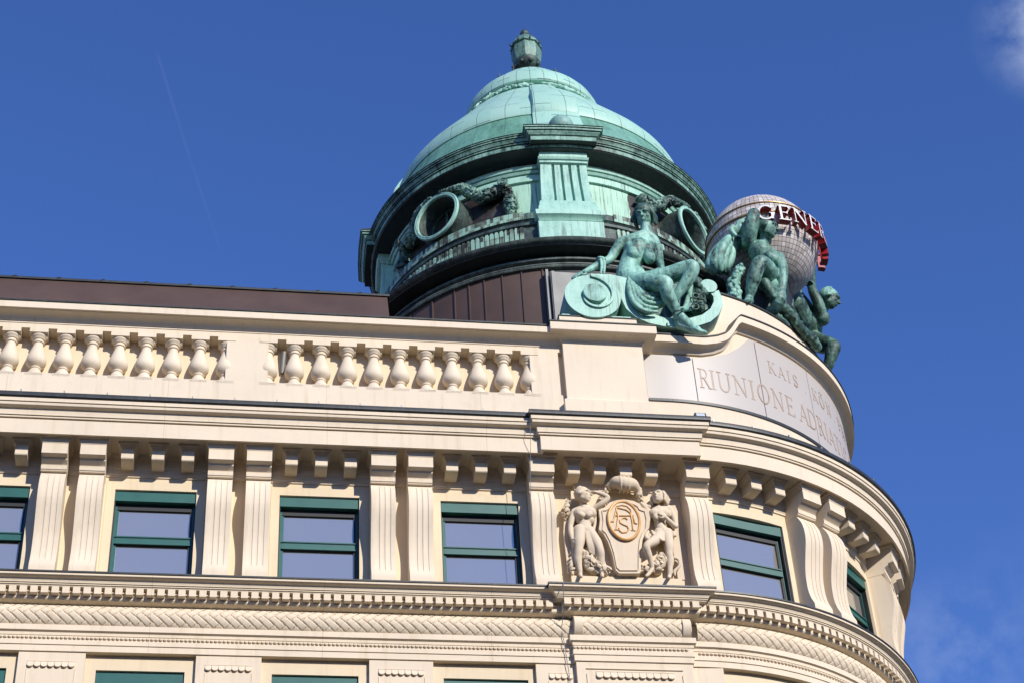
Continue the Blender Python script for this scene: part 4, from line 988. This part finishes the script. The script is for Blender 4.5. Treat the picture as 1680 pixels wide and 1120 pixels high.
# ================================================================== coat of arms relief
def V(x, y, d): return at(910+x/5.896, 770+y/5.896, d)
RL = thing('coat_of_arms_relief', 'carved stone relief of two nude figures beside a shield with gilded monogram', 'relief', V(670, 1000, -.15))
m = MB(); sh = [(425, 372), (470, 368), (505, 345), (530, 315), (600, 292), (670, 285), (760, 298), (820, 325), (845, 362), (905, 382), (925, 470), (915, 560), (875, 610), (850, 680), (838, 780), (835, 985), (820, 1000), (625, 1000), (592, 970), (560, 820), (515, 690), (470, 610), (428, 575), (440, 480)]
m.extrude([V(x, y, -.32) for x, y in sh], (0, .2, 0)); cx_, cy_ = 675, 640
m.build('shield', M_REL, RL)
m = MB(); ins = [V(cx_+(x-cx_)*.86, cy_+(y-cy_)*.92, -.335) for x, y in sh]; m.tube(ins+[ins[0]], .012, 6); m.build('shield_border', M_REL, RL)
m = MB(); oc = V(672, 488, -.36); ovx, ovz = .315, .46
m.tube([oc+Vector((ovx*math.cos(t), 0, ovz*math.sin(t))) for t in np.linspace(0, 2*math.pi, 49)], .030, 8, caps=False); m.build('oval_ring', M_GOLD, RL)
m = MB(); m.extrude([oc+Vector((ovx*math.cos(t), .0, ovz*math.sin(t))) for t in np.linspace(0, 2*math.pi, 49)[:-1]], (0, .03, 0)); m.build('oval_field', M_REL, RL)
def mono(mb, pts, r=.02): mb.tube([V(x, y, -.372) for x, y in pts], r*.72, 7)
m = MB()
mono(m, [(548, 500), (575, 470), (592, 400), (600, 365)]); mono(m, [(545, 500), (575, 500)], .012); mono(m, [(592, 365), (640, 372), (690, 385), (740, 420), (765, 470), (775, 515), (800, 520)], .02)
mono(m, [(598, 352), (650, 340), (700, 350), (735, 385), (745, 430)], .016)
mono(m, [(600, 380), (615, 445), (598, 575)], .02); mono(m, [(575, 578), (620, 578)], .012); mono(m, [(580, 442), (765, 442)], .018)
mono(m, [(735, 420), (752, 500), (760, 578)], .022); mono(m, [(740, 582), (785, 588)], .012)
mono(m, [(705, 480), (685, 464), (655, 466), (634, 485), (636, 510), (665, 528), (705, 545), (718, 575), (695, 602), (655, 606), (628, 585), (622, 560)], .022)
m.build('monogram', M_GOLD, RL)
c = Clay(); c.chain([V(540, 150, -.3), V(600, 120, -.38), V(670, 135, -.42), V(745, 140, -.38), V(800, 190, -.3)], [.08, .13, .15, .13, .08])
for x in (625, 665, 705): c.tube([V(x, 140, -.38)+Vector((0, .17*math.cos(t), .17*math.sin(t))) for t in np.linspace(0, 6.28, 17)], .018, 6)
lumps(c, [V(520, 170, -.28), V(480, 225, -.24), V(440, 290, -.22)], [.09, .07, .05], 50, 41, (.35, .55), True); lumps(c, [V(800, 190, -.28), V(820, 260, -.26), V(850, 330, -.24)], [.09, .08, .06], 55, 42, (.35, .55), True)
c.chain([V(850, 330, -.22), V(900, 360, -.24), V(935, 350, -.26)], [.06, .05, .04])
c.sculpt('crest', M_REL, RL, .012, 1)
for (nm, lab, H_, Hp, fw, parts, hs_) in (
 ('figure', 'nude youth shading his eyes with a raised arm', .39, V(278, 248, -.38), (1, -.65, .0), [
  ([V(290, 385, -.26), V(300, 430, -.27), V(300, 500, -.24), V(285, 570, -.24)], [.12, .145, .115, .135]),
  ([V(195, 405, -.24), V(290, 380, -.25), V(385, 370, -.26)], [.075, .10, .075]),
  ([V(285, 370, -.27), V(270, 310, -.3)], [.065, .065]),
  ([V(240, 425, -.30), V(345, 420, -.31)], [.125, .125]), ([V(250, 480, -.26), V(335, 485, -.26)], [.105, .105]), ([V(240, 585, -.26), V(330, 595, -.26)], [.125, .12]),
  ([V(248, 432, -.385), V(262, 440, -.39)], [.06, .06]), ([V(335, 428, -.395), V(322, 438, -.395)], [.06, .06]),
  ([V(188, 412, -.25), V(165, 480, -.26), V(152, 550, -.26), V(155, 610, -.28), V(170, 670, -.3)], [.075, .062, .05, .048, .036]),
  ([V(390, 370, -.28), V(450, 330, -.36), V(512, 272, -.4), V(455, 232, -.42), V(395, 215, -.44)], [.072, .06, .055, .048, .035]),
  ([V(245, 590, -.27), V(238, 680, -.32), V(232, 775, -.33), V(225, 860, -.28), V(240, 950, -.26), V(248, 1010, -.24)], [.13, .112, .08, .082, .055, .04]),
  ([V(330, 610, -.25), V(395, 690, -.32), V(440, 780, -.38), V(445, 860, -.32), V(455, 950, -.28), V(458, 1015, -.25)], [.13, .11, .078, .08, .055, .04]),
  ([V(248, 1012, -.24), V(255, 1030, -.36)], [.04, .035]), ([V(458, 1015, -.25), V(462, 1030, -.38)], [.04, .035])], 51),
 ('figure', 'nude long-haired woman with a bent arm across her chest', .37, V(1005, 268, -.34), (-.65, -1, .25), [
  ([V(1015, 390, -.24), V(1015, 440, -.25), V(1020, 540, -.23), V(1050, 610, -.24)], [.11, .135, .108, .13]),
  ([V(935, 420, -.24), V(1010, 385, -.25), V(1105, 375, -.24)], [.07, .095, .075]),
  ([V(1020, 375, -.25), V(1010, 310, -.28)], [.06, .06]),
  ([V(965, 425, -.27), V(1070, 425, -.27)], [.11, .11]), ([V(1010, 615, -.25), V(1090, 615, -.25)], [.115, .115]), ([V(980, 455, -.35), V(982, 465, -.36)], [.06, .06]), ([V(1050, 450, -.34), V(1050, 462, -.35)], [.06, .06]),
  ([V(1110, 382, -.24), V(1150, 450, -.26), V(1172, 545, -.3), V(1120, 505, -.38), V(1070, 455, -.42)], [.072, .06, .05, .048, .036]),
  ([V(930, 425, -.24), V(890, 380, -.24), V(850, 335, -.26)], [.065, .05, .04]),
  ([V(1085, 640, -.26), V(1105, 730, -.3), V(1108, 810, -.3), V(1118, 880, -.27), V(1115, 960, -.26), V(1110, 1030, -.24)], [.12, .10, .074, .075, .052, .04]),
  ([V(1020, 640, -.26), V(960, 690, -.38), V(890, 735, -.46), V(905, 810, -.4), V(930, 880, -.34), V(945, 955, -.3)], [.12, .10, .072, .07, .055, .04]),
  ([V(945, 958, -.3), V(905, 1010, -.34), V(885, 1025, -.36)], [.042, .035, .025]), ([V(1110, 1030, -.24), V(1105, 1040, -.36)], [.04, .032])], 52)):
    c = Clay()
    for p_, r_ in parts: c.chain(p_, [q*1.03 for q in r_])
    hm, HL = head(c, Hp, H_, fw); hair(c, HL, hm, H_, hs_, length=(.9 if hs_ == 52 else 0), back=.6)
    if hs_ == 51:
        hand(c, V(172, 672, -.3), (.05, -.1, -1), (-1, -.4, 0), .24, .4); hand(c, V(398, 216, -.44), (-1, -.1, .0), (0, -.3, 1), .22, .5)
    else: hand(c, V(1072, 457, -.42), (-.6, -.2, .5), (0, -1, .2), .22, .7)
    o = c.sculpt(nm, M_REL, RL, .0095, 3); o['label'] = lab
c = Clay()
for k in range(5): c.chain([V(300+14*k, 600, -.36), V(320+16*k, 700+8*k, -.36), V(340+20*k, 800+10*k, -.32)], [.03, .035, .02])
c.chain([V(385, 380, -.24), V(392, 500, -.22), V(375, 600, -.26), V(410, 680, -.26)], [.03, .03, .035, .03])
c.sculpt('drapery', M_REL, RL, .012, 1); c = Clay()
for k in range(4): c.chain([V(940+14*k, 590+10*k, -.32), V(985+14*k, 655+6*k, -.42), V(1060, 640+14*k, -.38)], [.025, .03, .02])
c.sculpt('drapery', M_REL, RL, .012, 1); c = Clay()
c.chain([V(900, 600, -.22), V(890, 660, -.3), V(960, 690, -.34)], [.04, .05, .04])
c.sculpt('ribbon', M_REL, RL, .012, 1); c = Clay()
c.chain([V(1150, 590, -.24), V(1160, 640, -.26), V(1175, 600, -.26)], [.03, .035, .025])
c.sculpt('ribbon', M_REL, RL, .012, 1); c = Clay()
c.chain([V(1150, 850, -.22), V(1200, 870, -.24), V(1205, 930, -.24), V(1160, 980, -.22), V(1165, 1020, -.22)], [.03, .035, .03, .035, .02])
c.sculpt('ribbon', M_REL, RL, .012, 1); c = Clay()
c.chain([V(175, 720, -.25), V(190, 820, -.22), V(160, 930, -.2), V(175, 1010, -.2)], [.03, .05, .045, .03])
c.sculpt('drapery', M_REL, RL, .012, 1)
c = Clay(); lumps(c, [V(290, 790, -.24), V(350, 920, -.24), V(520, 985, -.24)], [.13, .16, .11], 170, 61, (.26, .46), True); lumps(c, [V(180, 760, -.18), V(165, 900, -.18), V(190, 1000, -.2)], [.07, .09, .08], 60, 65, (.3, .5), True); lumps(c, [V(430, 350, -.2), V(500, 330, -.22)], [.06, .06], 24, 66, (.35, .55), True); c.chain([V(300, 850, -.18), V(380, 960, -.18), V(500, 990, -.18)], [.1, .12, .06])
lumps(c, [V(1050, 840, -.24), V(1000, 930, -.24), V(860, 975, -.22)], [.12, .14, .1], 150, 62, (.26, .46), True); c.chain([V(1030, 880, -.18), V(990, 970, -.18)], [.1, .1])
lumps(c, [V(140, 300, -.2), V(100, 400, -.2), V(110, 470, -.2)], [.07, .09, .06], 60, 63, (.35, .6), True)
lumps(c, [V(1060, 260, -.22), V(1090, 310, -.2)], [.08, .08], 24, 64, (.35, .6), True)
c.build('foliage', M_REL, RL)
m = MB(); m.extrude([V(x, y, -.16) for x, y in ((1115, 345), (1165, 340), (1190, 400), (1200, 620), (1260, 1060), (1195, 1060), (1150, 800))], (0, .04, 0)); m.build('wing', M_REL, RL)
m = MB(); m.extrude([V(x, y, -.16) for x, y in ((150, 300), (200, 290), (200, 1000), (130, 1000), (85, 600), (95, 400))], (0, .04, 0)); m.build('wing', M_REL, RL)

# ================================================================== domed turret
D = thing('domed_turret', 'round green copper dome on a dark drum with round windows and fluted pilaster', 'turret', (DX, DY, 30.5))
dc_ = (DX, DY)
def ring(name, prof, mat, n=144, sharp=30, a0=0, a1=360, parent=D):
    m = MB(); m.lathe(prof, dc_, n=n, a0=a0, a1=a1); return m.build(name, mat, parent, sharp)
ring('base_moulding', [(5.10, 30.63), (5.06, 30.68), (4.99, 30.72), (4.97, 30.80), (4.97, 30.92), (5.02, 30.965), (5.15, 30.985), (5.30, 31.0), (5.40, 31.02), (5.41, 31.05)], M_BLACK)
M_LEDGE = copper_mat('ledge_copper', (.16, .21, .18), (.06, .075, .065), (.018, .02, .018), .35, .62)
ring('base_torus', [(4.96, 30.79), (5.08, 30.80), (5.12, 30.825), (5.13, 30.86), (5.11, 30.90), (5.06, 30.92), (4.96, 30.925)], M_LEDGE)
ring('base_band', [(5.10, 30.50), (5.19, 30.51), (5.21, 30.54), (5.20, 30.575), (5.15, 30.58), (5.15, 30.60), (5.19, 30.605), (5.19, 30.64), (5.12, 30.655), (5.0, 30.66)], M_LEDGE)
ring('base_ledge', [(5.41, 31.05), (5.47, 31.06), (5.52, 31.10), (5.55, 31.15), (5.52, 31.18), (5.0, 31.32), (4.64, 31.36)], M_LEDGE)
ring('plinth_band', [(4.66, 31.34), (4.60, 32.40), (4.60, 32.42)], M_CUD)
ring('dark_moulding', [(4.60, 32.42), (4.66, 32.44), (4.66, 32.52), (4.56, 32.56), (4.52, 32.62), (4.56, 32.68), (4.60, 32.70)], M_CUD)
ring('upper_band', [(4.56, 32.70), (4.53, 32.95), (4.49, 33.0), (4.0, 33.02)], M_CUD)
tls = [MB() for _ in range(8)]
for i in range(int(360/1.55)):
    a = i*1.55; qd = int(((a+2.6) % 360)//90); tl = tls[qd]
    if -14 < ((a+2.3+180) % 360)-180+0 < 14 or abs((a+92.3+180) % 360-180) < 12: continue
    M = Matrix.Translation(polar(dc_, 4.545, a, 0)) @ Matrix.Rotation(rad(a), 4, 'Z'); tl.box(-.058, .058, -.035, .02, 32.84, 32.965, M); tl.box(-.058, .058, -.045, .02, 32.70, 32.83, M)
    tl = tls[4+qd]; M = Matrix.Translation(polar(dc_, 4.62, a, 0)) @ Matrix.Rotation(rad(a), 4, 'Z')
    tl.extrude([M @ Vector((x, -.04, z)) for x, z in ((-.048, 31.9), (.048, 31.9), (.048, 32.33), (.03, 32.385), (-.03, 32.385), (-.048, 32.33))], (M.to_3x3() @ Vector((0, .05, 0))))
for tl in tls: tl.build('tile_band', M_TILE, D)
ring('drum', [(4.10, 33.0), (4.10, 34.95)], M_DRUM)
ring('architrave', [(4.10, 34.40), (4.17, 34.405), (4.17, 34.60), (4.13, 34.605), (4.13, 34.625), (4.21, 34.63), (4.23, 34.66), (4.25, 34.69), (4.18, 34.70), (4.18, 34.715), (4.28, 34.72), (4.30, 34.77), (4.28, 34.79), (4.20, 34.80), (4.18, 34.96)], M_CU)
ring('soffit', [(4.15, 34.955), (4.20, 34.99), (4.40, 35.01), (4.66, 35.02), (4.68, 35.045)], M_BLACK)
CORD = [(4.68, 35.045), (4.70, 35.05), (4.70, 35.17), (4.64, 35.175), (4.64, 35.195), (4.73, 35.20), (4.73, 35.225), (4.67, 35.23), (4.67, 35.25), (4.75, 35.255), (4.765, 35.30), (4.785, 35.325), (4.785, 35.335), (4.74, 35.34), (4.74, 35.355), (4.81, 35.36), (4.815, 35.39), (4.77, 35.395), (4.77, 35.405), (4.84, 35.41), (4.84, 35.44), (4.5, 35.50)]
ring('cornice', CORD, copper_mat('cornice_copper', (.27, .46, .37), (.10, .20, .155), (.012, .018, .015), .40, .60))
ring('cornice_edge', [(4.60, 35.48), (4.842, 35.442), (4.855, 35.45), (4.852, 35.465), (4.6, 35.50)], M_BLACK)
ring('skirt', [(4.62, 35.49), (4.50, 35.75), (4.38, 36.05), (4.24, 36.40), (4.10, 36.75), (4.03, 36.95)], M_SKIRT)
SHELL = [(4.02, 36.93), (4.06, 36.94), (4.07, 36.97), (4.06, 37.15), (4.02, 37.32), (3.95, 37.5), (3.80, 37.75), (3.64, 37.98), (3.47, 38.22), (3.29, 38.47), (3.11, 38.72), (2.93, 38.97), (2.75, 39.22), (2.57, 39.47), (2.40, 39.72), (2.24, 39.96), (2.07, 40.16), (1.90, 40.32), (1.79, 40.46), (1.76, 40.58)]
ring('dome_shell', SHELL, M_SHELL)
ring('dome_cap', [(1.70, 40.50), (1.97, 40.53), (2.0, 40.57), (1.99, 40.78), (1.91, 41.0), (1.78, 41.21), (1.58, 41.42), (1.42, 41.64), (1.25, 41.87), (1.06, 42.10), (.86, 42.32), (.64, 42.52), (.42, 42.68), (.1, 42.75)], M_SHELL)
# wreath under the cap, light ribs above the pilasters
c = Clay(); rnd = random.Random(5)
for i in range(240):
    a = rnd.uniform(0, 360); z = rnd.uniform(40.12, 40.45)
    r = 2.24-(z-39.96)*.60; P = polar(dc_, r+.02, a, z); M = basis(Vector((rnd.gauss(0, 1), rnd.gauss(0, 1), rnd.gauss(0, 1))), P-Vector((DX, DY, z-1)))
    c.ball(P, rnd.uniform(.05, .09), (1.5, .8, .5), M, 7, 5)
c.build('leaf_wreath', M_CU, D)
PZ = [-2.6, -92.6, 87.4, 177.4]
for az in PZ:
    m = MB(); rows = []
    for (r, z) in [(4.56, 35.55), (4.38, 36.05), (4.24, 36.40), (4.10, 36.75)]+[q for q in SHELL[1:]]: 
        hwid = 8.6; bu = float(np.interp(z, [35.5, 36.9, 37.5, 38.0, 38.45, 38.9, 39.4, 40.6], [.03, .06, .13, .19, .20, .13, .07, .05]))
        rows.append([polar(dc_, r+dd, az+s_, z) for s_, dd in ((-hwid, -.03), (-hwid, .05), (-hwid*.93, bu), (-hwid*.5, bu+.015), (0, bu+.02), (hwid*.5, bu+.015), (hwid*.93, bu), (hwid, .05), (hwid, -.03))])
    m.grid(rows); m.build('dome_rib', M_SHELL, D)
# pilasters with ressaut cornice
def dpil(az):
    def rr(name, prof, hw_, mat, parent=D, r_in=3.9):
        m = MB(); rows = []
        M = Matrix.Translation((DX, DY, 0)) @ Matrix.Rotation(rad(az), 4, 'Z')
        # flat-fronted piece: profile gives distance; half width grows with mitre
        base_r = prof[0][0]
        rows = [[M @ Vector((-h, -r_in, z)), M @ Vector((-h, -r*math.cos(h/r*.6), z)), M @ Vector((-h/3, -r, z)), M @ Vector((h/3, -r, z)), M @ Vector((h, -r*math.cos(h/r*.6), z)), M @ Vector((h, -r_in, z))] for (r, z), h in [((q[0], q[1]), hw_+(q[2] if len(q) > 2 else 0)) for q in prof]]
        m.grid(rows); m.add(rows[0], [(0, 1, 2, 3, 4, 5)]); m.add(rows[-1], [(5, 4, 3, 2, 1, 0)]); return m.build(name, mat, parent, 30)
    k = .0
    rr('pilaster_pedestal', [(4.78, 31.35, .0), (4.78, 32.38, .0), (4.79, 32.385, .01)], .80, M_CU)
    rr('pedestal_moulding', [(4.79, 32.39, .01), (4.72, 32.42, -.03), (4.72, 32.46, -.03), (4.76, 32.52, .0), (4.84, 32.57, .05), (4.84, 32.72, .06), (4.68, 32.74, -.03)], .80, M_CU)
    rr('pilaster_base', [(4.64, 32.74, -.05), (4.61, 33.05, -.06), (4.60, 33.07, -.08), (4.58, 33.22, -.10), (4.52, 33.32, -.13)], .80, M_CU)
    # shaft with four deep flutes
    m = MB(); M = Matrix.Translation((DX, DY, 0)) @ Matrix.Rotation(rad(az), 4, 'Z')
    zs = list(np.linspace(33.32, 34.68, 13)); xs_ = [(-.62, 0)]
    for f0 in (-.285, -.06, .165, .39): xs_ += [(f0-.04, 0), (f0-.038, .09), (f0+.038, .09), (f0+.04, 0)]
    xs_.append((.62, 0)); rows = []
    for z in zs:
        t = (z-33.32)/1.36; wk = 1.03-.09*t; rf = 4.50-.12*math.sin(t*math.pi/2)+.06*t**4
        rows.append([M @ Vector((x_*wk, -(rf-d_*(1 if .03 < t < .98 else 0)), z)) for x_, d_ in [(-.62, .5)]+xs_+[(.62, .5)]])
    m.grid(rows); m.build('pilaster_shaft', M_CU, D, 25)
    rr('capital', [(4.44, 34.66, -.02), (4.50, 34.68, .0), (4.50, 34.74, .0), (4.54, 34.76, .02), (4.57, 34.82, .04), (4.54, 34.84, .02), (4.52, 34.86, .0), (4.54, 35.13, .0)], .61, M_CU)
    cd = copper_mat('capital_copper', (.28, .48, .39), (.14, .28, .22), (.02, .035, .03), .36, .58) if az == PZ[0] else bpy.data.materials['capital_copper']
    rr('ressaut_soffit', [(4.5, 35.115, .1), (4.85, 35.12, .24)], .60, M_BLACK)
    rr('ressaut_cornice', [(4.86, 35.122, .24), (4.86, 35.25, .24), (4.82, 35.255, .20), (4.82, 35.275, .20), (4.89, 35.28, .27), (4.90, 35.30, .28), (4.94, 35.35, .33), (4.94, 35.365, .34), (4.88, 35.37, .28), (4.88, 35.385, .28), (4.98, 35.39, .37), (4.99, 35.43, .38), (4.93, 35.435, .32), (4.93, 35.445, .32), (5.02, 35.45, .41), (5.02, 35.48, .41)], .60, cd)
    rr('ressaut_cover', [(5.02, 35.482, .415), (5.035, 35.49, .42), (5.03, 35.51, .42), (4.4, 35.72, .3)], .60, M_BLACK)
    b = MB(); b.ball(polar(dc_, 4.62, az, 35.82), .33, (1, 1, 1), None, 24, 16); b.build('ball_ornament', copper_mat('ball_copper', (.22, .40, .345), (.17, .33, .28), (.10, .2, .17), .25, .5) if az == PZ[0] else bpy.data.materials['ball_copper'], D)
for az in PZ: dpil(az)
M_GARL = copper_mat('garland_bronze', (.26, .46, .36), (.07, .14, .11), (.010, .014, .012), .40, .58, streak=False)
# oculi with garlands
for az in (-45.5, 45.5, 134.5, -135.5):
    M = Matrix.Translation((DX, DY, 33.74)) @ Matrix.Rotation(rad(az), 4, 'Z')
    def cyl(prof, name, mat, parent, n=56):
        m = MB(); rows = [[M @ Vector((r*math.cos(2*math.pi*j/n), -y, r*math.sin(2*math.pi*j/n)*1.0)) for j in range(n)] for r, y in prof]
        m.grid(rows, closed=True); return m.build(name, mat, parent, 30)
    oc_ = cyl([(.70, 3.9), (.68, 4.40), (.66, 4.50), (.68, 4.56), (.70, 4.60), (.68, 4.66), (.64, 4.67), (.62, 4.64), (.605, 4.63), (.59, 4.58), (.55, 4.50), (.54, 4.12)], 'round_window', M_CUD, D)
    cyl([(.70, 4.61), (.71, 4.65), (.70, 4.685), (.68, 4.69), (.665, 4.68), (.64, 4.69), (.615, 4.685), (.605, 4.66), (.60, 4.60)], 'rim', M_CU, oc_)
    m = MB(); rows = [[M @ Vector((r*math.cos(2*math.pi*j/32), -4.14, r*math.sin(2*math.pi*j/32))) for j in range(32)] for r in (.545, .01)]; m.grid(rows, closed=True); m.build('glass', M_OGL, oc_)
    m = MB()
    for x0 in (-.02,): m.box(x0-.03, x0+.03, -4.20, -4.15, -.53, .53, M)
    m.box(.22, .26, -4.19, -4.15, -.45, .45, M); m.box(-.5, -.05, -4.19, -4.15, -.03, .03, M)
    rows = [[M @ Vector((r*math.cos(2*math.pi*j/40), -y, r*math.sin(2*math.pi*j/40))) for j in range(40)] for r, y in ((.54, 4.14), (.54, 4.2), (.48, 4.2), (.48, 4.14))]; m.grid(rows, closed=True); m.build('sash', M_STATD, oc_)
    c = Clay()
    for sd in (-1, 1):
        P_ = [polar(dc_, 4.66, az+sd*2, 34.46), polar(dc_, 4.54, az+sd*9, 34.38), polar(dc_, 4.36, az+sd*15.0, 34.02), polar(dc_, 4.30, az+sd*20, 34.12), polar(dc_, 4.28, az+sd*22.8, 34.22)]
        if sd < 0 and 40 < az < 50: P_ = P_[:4]
        lumps(c, P_, [.08, .16, .21, .20, .17][:len(P_)], 260, int(abs(az))+sd, (.28, .50), True); c.chain(P_, [.06, .12, .15, .14, .12][:len(P_)])
        if sd < 0 and 40 < az < 50: continue      # this pendant is missing behind the woman's head
        Q_ = [polar(dc_, 4.24, az+sd*23.6, 34.2), polar(dc_, 4.24, az+sd*24.2, 33.85), polar(dc_, 4.26, az+sd*24.4, 33.58), polar(dc_, 4.24, az+sd*24.2, 33.28)]
        lumps(c, Q_, [.14, .15, .24, .10], 140, int(abs(az))+sd+7, (.25, .45), True); c.chain(Q_, [.09, .09, .15, .04])
        Rr_ = Matrix.Rotation(rad(az+sd*22.8), 4, 'Z'); P = polar(dc_, 4.50, az+sd*22.8, 34.22)
        for rad_ in (.115, .05): c.tube([P+(Rr_ @ Vector((rad_*math.cos(t), 0, rad_*math.sin(t)))) for t in np.linspace(0, 6.28, 17)], .025, 6)
    c.build('garland', M_GARL, D, 50)
# lantern finial
m = MB(); M = Matrix.Translation((DX, DY, 0)) @ Matrix.Rotation(rad(22.5+8), 4, 'Z')
def octo(name, prof, mat, n=8, sharp=20):
    m = MB(); rows = [[M @ Vector((r*math.cos(2*math.pi*j/n), r*math.sin(2*math.pi*j/n), z)) for j in range(n)] for r, z in prof]; m.grid(rows, closed=True); m.add(rows[0], [tuple(range(n))]); m.add(rows[-1], [tuple(range(n))]); return m.build(name, mat, D, sharp)
octo('lantern_foot', [(.34, 42.6), (.26, 42.85), (.20, 42.95), (.17, 43.05), (.28, 43.14), (.36, 43.22), (.40, 43.29), (.41, 43.35), (.36, 43.38)], M_CUD, 20, 40)
octo('lantern_body', [(.35, 43.33), (.41, 43.42), (.455, 43.66), (.455, 43.9), (.42, 44.05)], M_LANT)
octo('lantern_roof', [(.43, 44.04), (.48, 44.06), (.48, 44.11), (.43, 44.20), (.34, 44.36), (.20, 44.56), (.12, 44.62)], M_LANT, 8)
m = MB(); m.ball((DX, DY, 44.74), .15, (1, 1, .9)); m.ball((DX, DY, 44.90), .05); m.tube([(DX, DY, 44.9), (DX, DY, 45.06)], [.03, .008], 6)
for k in range(8):
    a = 45*k+8; m.tube([polar(dc_, .46, a, 44.08), polar(dc_, .50, a, 44.15), polar(dc_, .47, a, 44.20)], [.03, .028, .012], 6)
    m.ball(polar(dc_, .35, a, 43.22), .075, (1, 1, .8))
m.build('lantern_knob', M_CUD, D)
for az in (-62, -33, 23, 60, 120, 200):
    pass
m = MB()
for az in (-64, -35, 38, 66): 
    P = polar(dc_, 1.05, az, 42.08); m.tube([P, P+Vector((0, 0, .14))], .03, 6); m.ball(P+Vector((0, 0, .17)), .05); m.tube([P+Vector((0, 0, .2)), P+Vector((0, 0, .34))], [.012, .004], 4)
m.build('cap_spikes', M_CUD, D)
